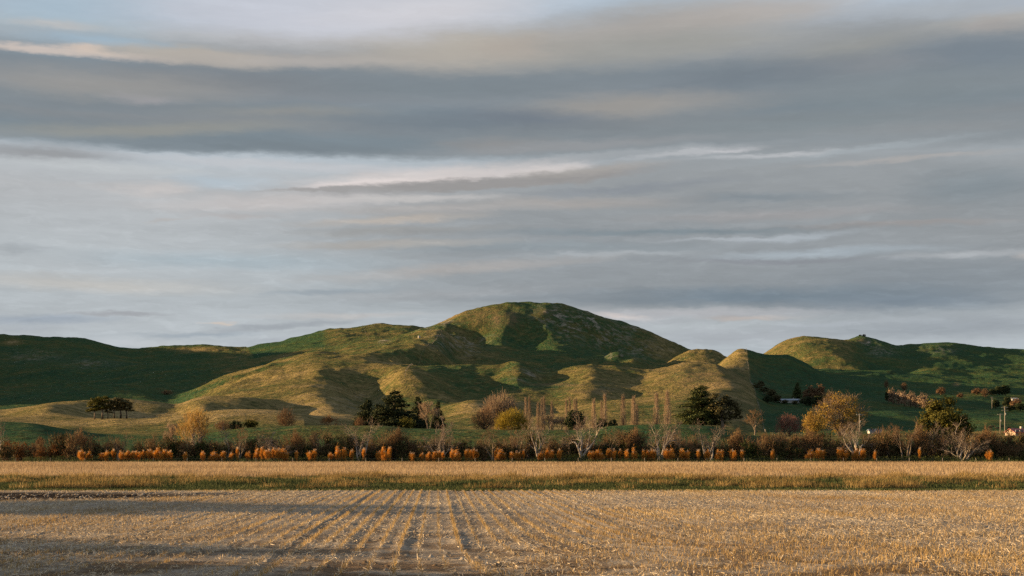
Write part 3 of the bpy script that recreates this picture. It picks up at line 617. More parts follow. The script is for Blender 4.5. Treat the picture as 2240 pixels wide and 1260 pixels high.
def build_field_litter():
    n = 420000; X, Y = wedge(n, 19, FIELD_END - .3, pw=1.3)
    u = row_u(X, Y); cl = fbm(X / 1.6, Y / 3.5, 31, 3)
    keep = (rng.random(n) < .42 - .34 * np.exp(-((X + .1 * Y - 2) / 10) ** 2) * (np.cos(2 * np.pi * u / RP) < .55) + .2 * (np.cos(2 * np.pi * u / RP) > .3) + .45 * cl)
    wetm = ((X + 31) / 18) ** 2 + ((Y - 66.3 - .22 * (X + 24)) / 6.6) ** 2 > 1.05
    keep &= wetm | (rng.random(n) < .05)
    X, Y = X[keep], Y[keep]; n = len(X)
    P = np.stack([X, Y, rng.uniform(.0, .04, n)], -1)
    V, Q = lying(P, .045 + .16 * rng.random(n) ** 2.2, rng.uniform(.006, .016, n), rng.normal(1.5, 1.1, n), np.abs(rng.normal(0, .30, n)), rng)
    tag(mesh_np('loose_straw', V, Q, M_straw), 'pale loose straw lying over the near stubble field', 'straw', kind='stuff')
    n = 400000; X, Y = wedge(n, 19, FIELD_END - .3, pw=1.15)
    u = row_u(X, Y); X = X - (np.mod(u + RP / 2, RP) - RP / 2) + rng.normal(0, .02, n)
    patch = fbm(X / 5, Y / 7, 77, 3); right = np.clip((X / (.36 * Y) + .7), 0, 1.6)
    rowk = np.floor((u + RP / 2) / RP); rowden = .25 + .95 * ((np.sin(rowk * 12.9898) * 43758.5453) % 1.0) ** 1.6
    keep = rng.random(n) < np.clip(.45 + .8 * patch, .08, 1) * np.clip(rowden + np.clip(X / 9, 0, 1) * np.clip((52 - Y) / 20, 0, 1) * .3, 0, 1)
    keep &= ((X + 31) / 18) ** 2 + ((Y - 66.3 - .22 * (X + 24)) / 6.6) ** 2 > 1.0
    X, Y = X[keep], Y[keep]; right = right[keep]; n = len(X)
    X = X + rng.normal(0, .16, n) * np.clip(right - .7, 0, 1)
    V, Q = blades(np.stack([X, Y, np.full(n, -.01)], -1), rng.uniform(.05, .125, n) * (1 + .3 * np.clip(right - .5, 0, 1) * np.clip((50 - Y) / 22, 0, 1)), rng.uniform(.008, .018, n), np.abs(rng.normal(0, .45, n)) * (1 + .8 * np.clip(right - .6, 0, 1)), rng)
    tag(mesh_np('cut_stubble', V, Q, M_stubble), 'short cut stubble stalks standing in rows on the near field', 'stubble', kind='stuff')
    # clods
    n = 9000; X, Y = wedge(n, 19, FIELD_END - .5)
    o = np.array([(-1, -1, 0), (1, -1, 0), (1, 1, 0), (-1, 1, 0), (0, 0, 1)], float); s = rng.uniform(.02, .07, n)
    a = rng.uniform(0, 6.28, n); V = np.zeros((n, 5, 3)); V[..., 0] = o[:, 0] * np.cos(a)[:, None] - o[:, 1] * np.sin(a)[:, None]; V[..., 1] = o[:, 0] * np.sin(a)[:, None] + o[:, 1] * np.cos(a)[:, None]; V[..., 2] = o[:, 2] * .9
    V = V * s[:, None, None] * rng.uniform(.6, 1.3, (n, 5, 1)) + np.stack([X, Y, np.full(n, -.01)], -1)[:, None, :]
    T = np.array([(0, 1, 4), (1, 2, 4), (2, 3, 4), (3, 0, 4)]); Q = (np.arange(n)[:, None, None] * 5 + T).reshape(-1, 3)
    tag(mesh_np('soil_clods', V.reshape(-1, 3), Q, MATS['field_soil']), 'small crumbly soil clods scattered over the near field', 'soil', kind='stuff')


def build_verge_and_crop():
    n = 150000; X, Y = wedge(n, FIELD_END - .2, VERGE_END + 1)
    g = fbm(X / 2.6, Y / 1.6, 41, 3); back = np.clip((Y - 79) / 6, 0, 1)
    H = (.05 + .05 * rng.random(n)) + back * (.10 + .34 * np.clip(g + .25, 0, 1)) * rng.uniform(.6, 1.2, n)
    V, Q = blades(np.stack([X, Y, np.full(n, -.03)], -1), H, rng.uniform(.03, .06, n), np.abs(rng.normal(0, .4, n)), rng)
    tag(mesh_np('verge_grass', V, Q, M_verge), 'short green grass strip along the far edge of the stubble field', 'grass', kind='stuff')
    n = 330000; X, Y = wedge(n, 79.5, VERGE_END + 3)
    g = fbm(X / 2.3, Y / 1.4, 51, 3) + .6 * fbm(X / 9, Y / 3, 52, 2); ker = np.clip((Y - 80) / 17, 0, 1)
    keep = rng.random(n) < np.clip(g * 3.4 - .55 + 1.5 * ker ** 2, .0, 1); X, Y, g, ker = X[keep], Y[keep], g[keep], ker[keep]; n = len(X)
    H = (.15 + .52 * np.clip(g + .2, 0, 1)) * rng.uniform(.5, 1.2, n) * (.75 + .3 * ker)
    V, Q = blades(np.stack([X, Y, np.full(n, -.03)], -1), H, rng.uniform(.018, .045, n), np.abs(rng.normal(0, .5, n)), rng)
    tag(mesh_np('tussock_grass', V, Q, M_tuss), 'rough golden dry grass in front of the standing crop', 'grass', kind='stuff')
    n = 230000; X, Y = wedge(n, VERGE_END, CROP_END, pw=1.2)
    top = fbm(X / 9, Y / 9, 61, 3)
    H = (.50 + .06 * top) * rng.uniform(.7, 1.15, n)
    V, Q = blades(np.stack([X, Y, np.full(n, -.03)], -1), H, rng.uniform(.018, .05, n), np.abs(rng.normal(0, .25, n)), rng)
    tag(mesh_np('standing_crop', V, Q, M_crop), 'pale dry standing crop filling the second field', 'crop', kind='stuff')
    n = 26000; X = rng.uniform(-110, 110, n); Y = rng.uniform(CROP_END, 215, n)
    V, Q = blades(np.stack([X, Y, np.full(n, -.04)], -1), (.45 + .45 * np.clip(fbm(X / 3, Y / 2, 71, 3) + .3, 0, 1)) * rng.uniform(.6, 1.2, n), rng.uniform(.05, .10, n), np.abs(rng.normal(0, .4, n)), rng)
    tag(mesh_np('hedge_foot_grass', V, Q, M_verge), 'green rank grass along the foot of the hedgerow', 'grass', kind='stuff')


build_field_litter()
build_verge_and_crop()

# ------------------------------------------------------------------ plants: prototypes
def leaf_quads(C, out, size, rng, spread=.8, aspect=.55):
    """diamond leaves at C facing roughly outwards"""
    n = len(C); nr = out + rng.normal(0, spread, (n, 3)); nr /= np.linalg.norm(nr, axis=1)[:, None] + 1e-9
    r = rng.normal(0, 1, (n, 3)); u = np.cross(nr, r); u /= np.linalg.norm(u, axis=1)[:, None] + 1e-9; v = np.cross(nr, u)
    s = size * rng.uniform(.6, 1.4, n); u *= s[:, None]; v *= (s * aspect)[:, None]
    return np.stack([C - u, C + v, C + u, C - v], 1).reshape(-1, 3), np.arange(n * 4).reshape(n, 4)


def crown_pts(lobes, n, rng, clumps=14, sd=.16, shell=.75):
    """points in leaf clumps spread over ellipsoid lobes, with gaps between the clumps"""
    L = np.array(lobes, float); w = L[:, 3] * L[:, 4] * L[:, 5]; w = w ** .67; w /= w.sum(); P = []; O = []
    for l, k in zip(L, np.maximum((w * n).astype(int), 8)):
        d = rng.normal(0, 1, (clumps, 3)); d /= np.linalg.norm(d, axis=1)[:, None]; r = shell + (1 - shell) * rng.random((clumps, 1)) - .25 * (rng.random((clumps, 1)) < .3)
        cc = d * r; i = rng.integers(0, clumps, k); p = cc[i] + rng.normal(0, sd, (k, 3)) * rng.uniform(.6, 1.4, (clumps, 1))[i]
        P.append(p * l[3:6] + l[:3]); O.append(p / (np.linalg.norm(p, axis=1)[:, None] + 1e-6) * .7 + (p - cc[i]) / sd * .35)
    return np.concatenate(P), np.concatenate(O)


def twig_quads(P, D, Ln, W, rng):
    n = len(P); D = D / (np.linalg.norm(D, axis=1)[:, None] + 1e-9); s = np.cross(D, rng.normal(0, 1, (n, 3))); s /= np.linalg.norm(s, axis=1)[:, None] + 1e-9
    s *= (W / 2)[:, None]; e = P + D * Ln[:, None]
    return np.stack([P - s, P + s, e + s * .4, e - s * .4], 1).reshape(-1, 3), np.arange(n * 4).reshape(n, 4)


def fan(tips, m, ln, w, rng, jit=.55):
    P = np.repeat(np.array([t[0] for t in tips]), m, 0); D = np.repeat(np.array([t[1] for t in tips]), m, 0); n = len(P)
    D = D + rng.normal(0, jit, (n, 3)); L = ln * rng.uniform(.4, 1.1, n); back = rng.uniform(0, .6, n)
    return twig_quads(P - np.repeat(np.array([t[1] for t in tips]), m, 0) * (back * ln)[:, None], D, L, w * rng.uniform(.6, 1.3, n), rng)


def grow(mb, tips, p, d, L, r, depth, prm, rr):
    n = 4 if depth > 0 else 3; path = [p.copy()]; rad = [r]; end = r * prm.get('taper', .55)
    for i in range(n):
        g = prm['gnarl']
        d = (d + Vector((rr.gauss(0, g), rr.gauss(0, g), rr.gauss(0, g) + prm['up']))).normalized()
        p = p + d * (L / n); path.append(p.copy()); rad.append(r + (end - r) * (i + 1) / n)
    mb.tube(path, rad, 6 if r > .09 else (4 if r > .035 else 3), cap=False)
    if depth == 0: tips.append((tuple(p), tuple(d))); return
    k = prm['kids'][-depth] if isinstance(prm['kids'], (list, tuple)) else prm['kids']
    for j in range(k):
        last = j == k - 1; t = 1.0 if last else rr.uniform(prm.get('from', .35), 1.0); q = t * n; i = min(int(q), n - 1); pp = path[i].lerp(path[i + 1], q - i)
        dd = (path[i + 1] - path[i]).normalized(); ax = dd.orthogonal().normalized(); ax.rotate(__import__('mathutils').Quaternion(dd, rr.uniform(0, 6.283)))
        ang = math.radians(rr.uniform(*prm['angle'])) * (.5 if last else 1); nd = (dd * math.cos(ang) + ax * math.sin(ang)).normalized()
        rl = r + (end - r) * t
        grow(mb, tips, pp, nd, L * rr.uniform(*prm['len']), rl * (.85 if last else rr.uniform(*prm.get('thin', (.5, .75)))), depth - 1, prm, rr)


PROTO = {}


def proto(key, name, parts):
    """parts: list of (part name, V, Q or MB, material); measured and kept for copying"""
    root = bpy.data.objects.new(name, None); kids = []; lo = np.full(3, 1e9); hi = -lo
    for pn, geo, mat in parts:
        if isinstance(geo, MB):
            me = bpy.data.meshes.new(pn); me.from_pydata(geo.v, [], geo.f); me.materials.append(mat); me.polygons.foreach_set('use_smooth', [True] * len(me.polygons)); V = np.array(geo.v)
        else:
            V, Q = geo; o = mesh_np(pn, V, Q, mat, link=False); me = o.data; bpy.data.objects.remove(o); V = np.asarray(V)
        kids.append((pn, me)); lo = np.minimum(lo, np.percentile(V, .5, axis=0)); hi = np.maximum(hi, np.percentile(V, 99.5, axis=0))
    bpy.data.objects.remove(root)
    PROTO[key] = (name, kids, float(hi[2]), float(max(hi[0] - lo[0], .1)), .5 * (hi[0] + lo[0]))


def plant(key, x, D, ytop, wpx, label, cat, group=None, rz=None, name=None, sink=.08, flip=False):
    """a copy of a prototype, its foot on the land at photo column x and distance D, as tall and wide as in the photo"""
    pname, kids, H, W, mid = PROTO[key]
    z = ground_z(x, D); h = max(CAMH + (HZ - ytop) / F * D - z, .4); w = wpx / F * D
    o = empty(name or pname, ((x - CX) / F * D, D, z - sink), 0)
    sx = w / W; sz = (h + sink) / H; o.scale = (-sx if flip else sx, sx if rz is None else sx, sz)
    if rz: o.rotation_euler = (0, 0, rz)
    for pn, me in kids:
        c = bpy.data.objects.new(pn, me); COL.objects.link(c); c.parent = o
    return tag(o, label, cat, group)


def cat2(a, b): return np.concatenate([a[0], b[0]]), np.concatenate([a[1], b[1] + len(a[0])])


def make_protos():
    up = Vector((0, 0, 1))
    # bare gnarled trees of the hedgerow
    for s in range(7):
        rr = random.Random(100 + s); g = np.random.default_rng(100 + s); mb = MB(); tips = []
        stems = [3, 4, 2, 5, 3, 4, 2][s]
        prm = dict(gnarl=.20, up=.05, kids=[2, 3, 3, 3], angle=(14, 46), len=(.6, .9), taper=.6, thin=(.38, .6))
        fz = 1.3 if s in (1, 4, 6) else -.2
        if fz > 0: mb.tube([(0, 0, -.3), (.06, 0, .6), (0, .03, 1.5)], [.5, .4, .36], 7)
        for k in range(stems):
            a = 2 * math.pi * k / stems + rr.uniform(-.4, .4) + s; ln = math.radians(rr.uniform(14, 40))
            d = Vector((math.cos(a) * math.sin(ln), math.sin(a) * math.sin(ln) * .7, math.cos(ln)))
            grow(mb, tips, Vector((math.cos(a) * (.25 if fz < 0 else .1), math.sin(a) * .2, fz)), d, rr.uniform(2.8, 3.9), rr.uniform(.25, .35), 4, prm, rr)
        V = fan(tips, 12, .8, .028, g, .75)
        lf = [tips[i] for i in range(0, len(tips), 7)]
        C = np.array([t[0] for t in lf]); C = np.repeat(C, 5, 0) + g.normal(0, .28, (len(C) * 5, 3))
        LQ = leaf_quads(C, g.normal(0, 1, C.shape), .10, g)
        proto('bare%d' % s, 'bare_tree', [('trunk', mb, M_deadbark), ('twig_crown', V, M_twig), ('withered_foliage', LQ, M_brownleaf)])
        if s < 3: proto('darkbare%d' % s, 'bare_tree', [('trunk', mb, M_midbark), ('twig_crown', V, M_twigbrown), ('withered_foliage', LQ, M_brownleaf)])
    # round twiggy trees, leafless or nearly so
    def twiggy(key, name, seed, bark, tw, stems=4, lean=(5, 30), m=7, leaf=None, H=3.2, lsize=.16, lper=6, w=.05):
        rr = random.Random(seed); g = np.random.default_rng(seed); mb = MB(); tips = []
        prm = dict(gnarl=.10, up=.06, kids=[4, 4, 3], angle=(14, 42), len=(.6, .8), taper=.55)
        for k in range(stems):
            a = 2 * math.pi * k / stems + rr.uniform(-.5, .5); ln = math.radians(rr.uniform(*lean))
            grow(mb, tips, Vector((math.cos(a) * .12, math.sin(a) * .12, -.1)), Vector((math.cos(a) * math.sin(ln), math.sin(a) * math.sin(ln), math.cos(ln))), H * rr.uniform(.8, 1.1), .16, 3, prm, rr)
        parts = [('trunk', mb, bark), ('twig_crown', fan(tips, m, 1.15, w, g, .45), tw)]
        if leaf:
            C = np.array([t[0] for t in tips]); C = np.repeat(C, lper, 0) + g.normal(0, .42, (len(tips) * lper, 3)); cen = C.mean(0)
            parts.append(('crown', leaf_quads(C, (C - cen) / 3, lsize, g, .8), leaf))
        proto(key, name, parts)
    twiggy('tan2', 'twiggy_tree', 2, M_midbark, M_twigtan, 3, m=9, w=.07)
    twiggy('brownt2', 'twiggy_tree', 4, M_darkbark, M_twigbrown, 5, m=9, leaf=M_brownleaf, lper=3)
    twiggy('goldwillow', 'willow_tree', 6, M_deadbark, M_twiggold, 5, lean=(8, 34), m=8, leaf=M_gold, lper=2, lsize=.09)
    twiggy('thinbrown', 'leafless_tree', 9, M_midbark, M_twigbrown, 1, lean=(0, 4), m=7, leaf=M_dullolive, lper=2)
    # round crowns of fine upright twigs
    def cloud(key, name, seed, bark, tw, lobes, n, ln, w, leaf=None, nl=0, lsize=.13):
        rr = random.Random(seed); g = np.random.default_rng(seed); mb = MB(); top = max(l[2] for l in lobes)
        for i, l in enumerate(lobes):
            e = Vector(l[:3]); b = Vector((rr.uniform(-.15, .15), rr.uniform(-.1, .1), -.2)); m1 = b.lerp(e, .35) + Vector((rr.uniform(-.15, .15), 0, .25)); m2 = b.lerp(e, .7) + Vector((rr.uniform(-.2, .2), 0, .1))
            mb.tube([b, m1, m2, e + (e - m2) * .7], [.15, .12, .08, .02], 5)
        C, O = crown_pts(lobes, n, g, 22, .24, .62); C[:, 2] = np.abs(C[:, 2]); D = O * .7 + np.array([0, 0, .75]) + g.normal(0, .3, O.shape)
        parts = [('trunk', mb, bark), ('twig_crown', twig_quads(C, D, ln * g.uniform(.5, 1.2, len(C)), w * g.uniform(.6, 1.3, len(C)), g), tw)]
        if leaf:
            C, O = crown_pts(lobes, nl, g, 16, .2, .75); C[:, 2] = np.abs(C[:, 2]); parts.append(('crown', leaf_quads(C, O, lsize, g, .8), leaf))
        proto(key, name, parts)
    DOME = [(0, 0, 4.2, 2.0, 1.8, 1.7), (1.4, .2, 3.5, 1.6, 1.5, 1.6), (-1.4, 0, 3.4, 1.6, 1.5, 1.6), (2.3, 0, 2.2, 1.2, 1.2, 1.4), (-2.3, 0, 2.1, 1.2, 1.2, 1.4), (0, -.4, 2.2, 1.9, 1.5, 1.5)]
    BUSH = [(0, 0, 2.2, 1.3, 1.2, 1.3), (.9, .1, 1.7, 1.0, 1.0, 1.1), (-.9, 0, 1.6, 1.0, 1.0, 1.1), (0, -.2, .9, 1.4, 1.1, .8)]
    POP = [(-.3, 0, 7.0, 1.5, 1.5, 1.6), (.9, .2, 6.2, 1.7, 1.5, 1.6), (-1.6, 0, 5.6, 1.5, 1.5, 1.5), (2.1, 0, 4.6, 1.4, 1.3, 1.5), (-2.3, 0, 3.7, 1.3, 1.3, 1.4), (0, -.4, 4.4, 2.0, 1.6, 1.8), (1.5, -.3, 2.8, 1.5, 1.3, 1.3), (-1.2, -.2, 2.4, 1.6, 1.3, 1.4), (.2, 0, 1.4, 1.6, 1.2, 1.0)]
    cloud('tan', 'twiggy_tree', 1, M_midbark, M_twigtan, DOME, 3600, .9, .06)
    cloud('brownt', 'twiggy_tree', 3, M_darkbark, M_twigbrown, BUSH, 1500, .6, .05)
    cloud('redt', 'twiggy_tree', 5, M_darkbark, M_twigred, DOME, 2600, .8, .06)
    cloud('yellow', 'willow_tree', 37, M_midbark, M_yellow, [(.3, 0, 3.3, 2.0, 1.7, 1.5), (1.6, .2, 2.3, 1.5, 1.4, 1.4), (-1.3, 0, 2.4, 1.6, 1.4, 1.4), (-2.2, 0, 1.3, 1.1, 1.1, 1.2), (2.3, 0, 1.2, 1.1, 1.0, 1.1), (0, -.5, 1.3, 2.2, 1.4, 1.2)], 3600, .7, .05, M_yellow, 2600, .11)
    cloud('goldpop', 'poplar_tree', 7, M_midbark, M_twigtan, POP, 2600, .8, .05, M_gold, 3400, .12)
    cloud('goldpop2', 'poplar_tree', 8, M_midbark, M_twiggold, BUSH, 900, .6, .05, M_gold, 1700, .11)
    # shrubs
    def shrub(key, name, seed, leaf, tw, n=900, size=.11, st=46, hh=2.6):
        g = np.random.default_rng(seed); a = g.uniform(0, 6.28, st); ln = np.abs(g.normal(0, .5, st))
        P = np.stack([g.normal(0, .3, st), g.normal(0, .3, st), np.full(st, -.05)], -1); D = np.stack([np.cos(a) * np.sin(ln), np.sin(a) * np.sin(ln), np.cos(ln)], -1)
        parts = [('stem_cluster', twig_quads(P, D, hh * g.uniform(.6, 1.15, st), np.full(st, .05), g), tw)]
        lob = [(g.normal(0, .55), g.normal(0, .4), hh * g.uniform(.30, .86), g.uniform(.5, 1.0), g.uniform(.5, .9), hh * g.uniform(.20, .32)) for _ in range(9)] + [(0, 0, hh * .3, 1.1, .9, hh * .32)]
        C, O = crown_pts(lob, n, g, 9, .26); C[:, 2] = np.abs(C[:, 2]); parts.append(('foliage', leaf_quads(C, O, size, g), leaf))
        m = st * 9; i = g.integers(0, st, m); q = P[i] + D[i] * (hh * g.uniform(.35, 1.0, m))[:, None]
        parts.append(('twig_crown', twig_quads(q, D[i] + g.normal(0, .5, (m, 3)), g.uniform(.3, .75, m), np.full(m, .022), g), tw))
        proto(key, name, parts)
    for s in range(4):
        shrub('dark%d' % s, 'hedge_shrub', 200 + s, M_darkleaf, M_twigbrown, 1700)
        shrub('rust%d' % s, 'hedge_shrub', 220 + s, M_rust, M_twigbrown, 1000)
        shrub('brown%d' % s, 'hedge_shrub', 240 + s, M_brownleaf, M_twigbrown, 1200, st=70)
        shrub('green%d' % s, 'hedge_shrub', 260 + s, M_bramble, M_twigbrown, 1600)
    # leafy trees
    def leafy(key, name, seed, leaf, bark, lobes, n, size, trunk_h, r=.3, clumps=16, sd=.17, shell=.8, limbs=5):
        rr = random.Random(seed); g = np.random.default_rng(seed); mb = MB()
        mb.tube([(0, 0, -.2), (.05, 0, trunk_h * .5), (rr.uniform(-.2, .2), rr.uniform(-.2, .2), trunk_h)], [r * 1.25, r, r * .8], 7)
        for l in lobes:
            e = Vector(l[:3]); b = Vector((0, 0, trunk_h * rr.uniform(.7, 1))); mid = b.lerp(e, .5) + Vector((rr.uniform(-.3, .3), rr.uniform(-.3, .3), -.2))
            mb.tube([b, mid, e], [r * .5, r * .35, r * .12], 5)
        C, O = crown_pts(lobes, n, g, clumps, sd, shell)
        proto(key, name, [('trunk', mb, bark), ('crown', leaf_quads(C, O, size, g), leaf)])
    g = np.random.default_rng(3)
    lob = [(0, 0, 6.6, 2.2, 2.2, 1.7), (-1.6, .3, 5.2, 1.6, 1.7, 1.2), (1.8, -.3, 5.0, 1.7, 1.7, 1.3), (-2.9, 0, 3.6, 1.3, 1.6, 1.1), (3.0, .3, 3.6, 1.3, 1.5, 1.2), (0, .2, 4.0, 2.6, 2.2, 1.6), (.9, -1, 6.0, 1.5, 1.4, 1.3), (-1.1, -1.1, 3.2, 1.7, 1.4, 1.1), (1.4, -1.2, 2.8, 1.6, 1.3, 1.0)]
    leafy('olive', 'broadleaf_tree', 31, M_olive, M_darkbark, lob, 9000, .17, 2.6, .34, 13, .22)
    lob = [(-.6, 0, 7.6, 1.5, 1.4, 1.4), (.8, .2, 6.4, 1.6, 1.5, 1.2), (-1.7, 0, 5.8, 1.1, 1.2, .8), (1.9, 0, 4.9, 1.2, 1.2, .9), (0, 0, 5.1, 1.8, 1.6, 1.0), (-1.2, .2, 3.9, 1.3, 1.3, .8), (1.0, -.3, 3.6, 1.3, 1.2, .8), (2.6, .2, 3.6, .8, .9, .7)]
    leafy('gum', 'gum_tree', 32, M_dullolive, M_midbark, lob, 5200, .18, 3.2, .3, 12, .2)
    leafy('round', 'round_tree', 33, M_dullolive, M_darkbark, [(0, 0, 2.6, 1.7, 1.6, 1.3), (.9, .2, 2.0, 1.2, 1.2, 1.0), (-.9, 0, 1.9, 1.3, 1.2, 1.0), (0, 0, 1.3, 1.6, 1.4, .9)], 1600, .22, 1.2, .2, 12, .24)
    leafy('roundbrown', 'round_tree', 34, M_twigbrown, M_darkbark, [(0, 0, 2.8, 1.6, 1.6, 1.4), (.9, .2, 2.0, 1.2, 1.2, 1.0), (-.8, 0, 1.9, 1.3, 1.2, 1.0), (0, 0, 1.3, 1.5, 1.4, .9)], 1600, .22, 1.2, .2, 12, .24)
    leafy('rounddark', 'round_tree', 35, M_pine, M_darkbark, [(0, 0, 2.4, 1.7, 1.6, 1.2), (1.1, .2, 1.8, 1.2, 1.2, 1.0), (-1.1, 0, 1.7, 1.3, 1.2, 1.0), (0, 0, 1.1, 1.9, 1.4, .9)], 1800, .22, 1.0, .2, 12, .26)
    leafy('roundgreen', 'round_tree', 36, M_olive, M_darkbark, [(0, 0, 1.9, 1.2, 1.2, 1.1), (.7, 0, 1.3, 1.0, 1.0, .9), (-.7, 0, 1.3, 1.0, 1.0, .9)], 1300, .17, .9, .15, 12, .26)
    leafy('hillpine', 'tall_trunked_pine', 38, M_olive, M_midbark, [(.2, 0, 8.8, 1.2, 1.5, 1.2), (1.1, .1, 7.4, 1.1, 1.3, .9), (-1.0, 0, 7.0, 1.5, 1.3, 1.1), (-.5, .2, 5.4, 1.7, 1.4, 1.0), (.8, -.2, 5.0, 1.2, 1.1, .8), (-1.5, 0, 4.2, 1.0, 1.0, .7)], 2800, .22, 4.2, .2, 10, .2)  # brighter leaf tone paints sunlight on the grove's left pines
    leafy('hillpine2', 'tall_trunked_pine', 39, M_dullolive, M_darkbark, [(-.3, 0, 8.9, 1.4, 1.5, .9), (1.1, .1, 7.8, 1.3, 1.3, .9), (-1.3, 0, 7.2, 1.2, 1.3, .9), (.3, .2, 6.2, 1.7, 1.4, 1.0), (-.7, .1, 5.0, 1.2, .9, .7), (1.2, 0, 4.6, 1.0, .9, .6)], 2600, .22, 4.4, .2, 10, .2)  # duller leaf and bark tone paints shade on the grove's right pines
    leafy('hedgerow', 'windbreak_tree', 40, M_twigtan, M_darkbark, [(-.25, 0, 3.4, .9, .8, 1.2), (.35, 0, 2.6, 1.0, .9, 1.1), (0, 0, 1.6, 1.2, 1.0, 1.0)], 1500, .2, 1.0, .15, 12, .26)
    leafy('bank', 'bramble_bank', 41, M_bramble, M_darkbark, [(x * .9, g.normal(0, .2), .55, .95, .8, .55 + .1 * g.random()) for x in range(-8, 9)], 5200, .09, .4, .05, 12, .28)
    # conifers in tiers
    def conifer(key, name, seed, leaf, bark, H, Wd, tiers, n, size, shape=.8, droop=.1, base=.12):
        rr = random.Random(seed); g = np.random.default_rng(seed); mb = MB(); mb.tube([(0, 0, -.3), (.1, 0, H * .5), (0, .05, H * .97)], [.42, .27, .04], 7); lob = []
        for t in range(tiers):
            f = (t + .5) / tiers; z = H * (base + (1 - base) * f); r = Wd * (1 - f) ** shape + .35; k = max(3, int(7 * (1 - f) + 3))
            for j in range(k):
                a = 6.283 * (j + rr.random()) / k; q = r * rr.uniform(.5, 1.05); e = (math.cos(a) * q, math.sin(a) * q, z + rr.uniform(-.4, .5) - droop * q)
                mb.tube([(0, 0, z - .2), (e[0] * .6, e[1] * .6, z), e], [.09, .06, .025], 4)
                lob.append((e[0] * .68, e[1] * .68, e[2] + .15, q * .38 + .35, q * .38 + .35, .6 + .45 * rr.random()))
        lob.append((0, 0, H * .97, .35, .35, .6))
        C, O = crown_pts(lob, n, g, 7, .3, .6)
        proto(key, name, [('trunk', mb, bark), ('crown', leaf_quads(C, O, size, g, .9), leaf)])
    conifer('pine', 'pine_tree', 51, M_pine, M_darkbark, 14, 5.2, 9, 15000, .24, .5, base=.06)
    conifer('pine2', 'pine_tree', 52, M_pine, M_darkbark, 12, 4.2, 8, 9000, .24, .6, base=.06)
    conifer('bigpine', 'pine_tree', 53, M_bigpine, M_darkbark, 14, 4.8, 10, 17000, .2, .62, .05)
    conifer('cone', 'conifer_tree', 54, M_bigpine, M_darkbark, 9, 2.2, 10, 3000, .22, .9)
    # bare columnar poplars
    for s in range(4):
        g = np.random.default_rng(60 + s); mb = MB(); H = 15; mb.tube([(0, 0, -.3), (.08, 0, H * .4), (.0, .05, H * .96)], [.26, .16, .03], 6); n = 900
        n = 1000; z = H * (.08 + .84 * g.random(n)); a = g.uniform(0, 6.28, n); e = .95 * np.clip(1.02 - z / H, 0, 1) ** .6 * np.clip(z / H * 5, 0, 1); r = e * g.random(n) ** .6
        P = np.stack([np.cos(a) * r, np.sin(a) * r, z - .6], -1); D = np.stack([np.cos(a) * .16, np.sin(a) * .16, np.ones(n)], -1) + g.normal(0, .05, (n, 3))
        T = twig_quads(P, D, g.uniform(.7, 1.9, n), np.full(n, .035), g)
        proto('poplar%d' % s, 'bare_poplar', [('trunk', mb, M_midbark), ('twig_crown', T, M_twigtan)])
    # plumed orange grass clumps
    for s in range(5):
        g = np.random.default_rng(80 + s); heads = [(0, 0, 1)] if s in (0, 3) else [(-.30, .05, 1), (.30, -.05, .86)] if s in (1, 4) else [(-.42, 0, .82), (.05, .1, 1), (.48, -.1, .74)]
        LV = []; DV = []; PV = []
        for (hx, hy, hs) in heads:
            hx += g.normal(0, .05); cz = 1.28 * hs; lob = [(hx + g.normal(0, .12), hy + g.normal(0, .1), cz + g.normal(0, .16) * hs, g.uniform(.15, .27), g.uniform(.15, .25), g.uniform(.2, .36) * hs) for _ in range(5)] + [(hx, hy, .8 * hs, .17, .17, .42 * hs)]
            C, O = crown_pts(lob, 760, g, 8, .3, .7); D = O * .5 + np.array([0, 0, -.55]) + g.normal(0, .28, O.shape)
            LV.append(twig_quads(C, D, g.uniform(.14, .34, len(C)), np.full(len(C), .034), g))
            k = 70; a = g.uniform(0, 6.28, k); DV.append(twig_quads(np.stack([hx + np.cos(a) * .13, hy + np.sin(a) * .13, g.uniform(.0, .35, k)], -1), np.stack([np.cos(a) * .35, np.sin(a) * .35, np.ones(k)], -1), g.uniform(.25, .6, k), np.full(k, .03), g))
            m = 9; a = g.uniform(0, 6.28, m); PL = np.stack([hx + np.cos(a) * .26 * g.random(m), hy + np.sin(a) * .26 * g.random(m), cz + g.uniform(.22, .44, m) * hs], -1); DL = np.stack([np.cos(a) * .4, np.sin(a) * .4, np.ones(m)], -1)
            i = np.repeat(np.arange(m), 6); PV.append(twig_quads(PL[i] + g.normal(0, .03, (m * 6, 3)), DL[i] + g.normal(0, .3, (m * 6, 3)), g.uniform(.10, .24, m * 6), np.full(m * 6, .026), g))
        leaf, dr, pl = [(np.concatenate([q[0] for q in L_]), np.concatenate([q[1] + sum(len(L_[z][0]) for z in range(y)) for y, q in enumerate(L_)])) for L_ in (LV, DV, PV)]
        proto('plume%d' % s, 'plumed_grass_clump', [('leaf_mop', leaf, M_orange), ('base_grass', dr, M_strawbase), ('plume_head', pl, M_plume)])


make_protos()

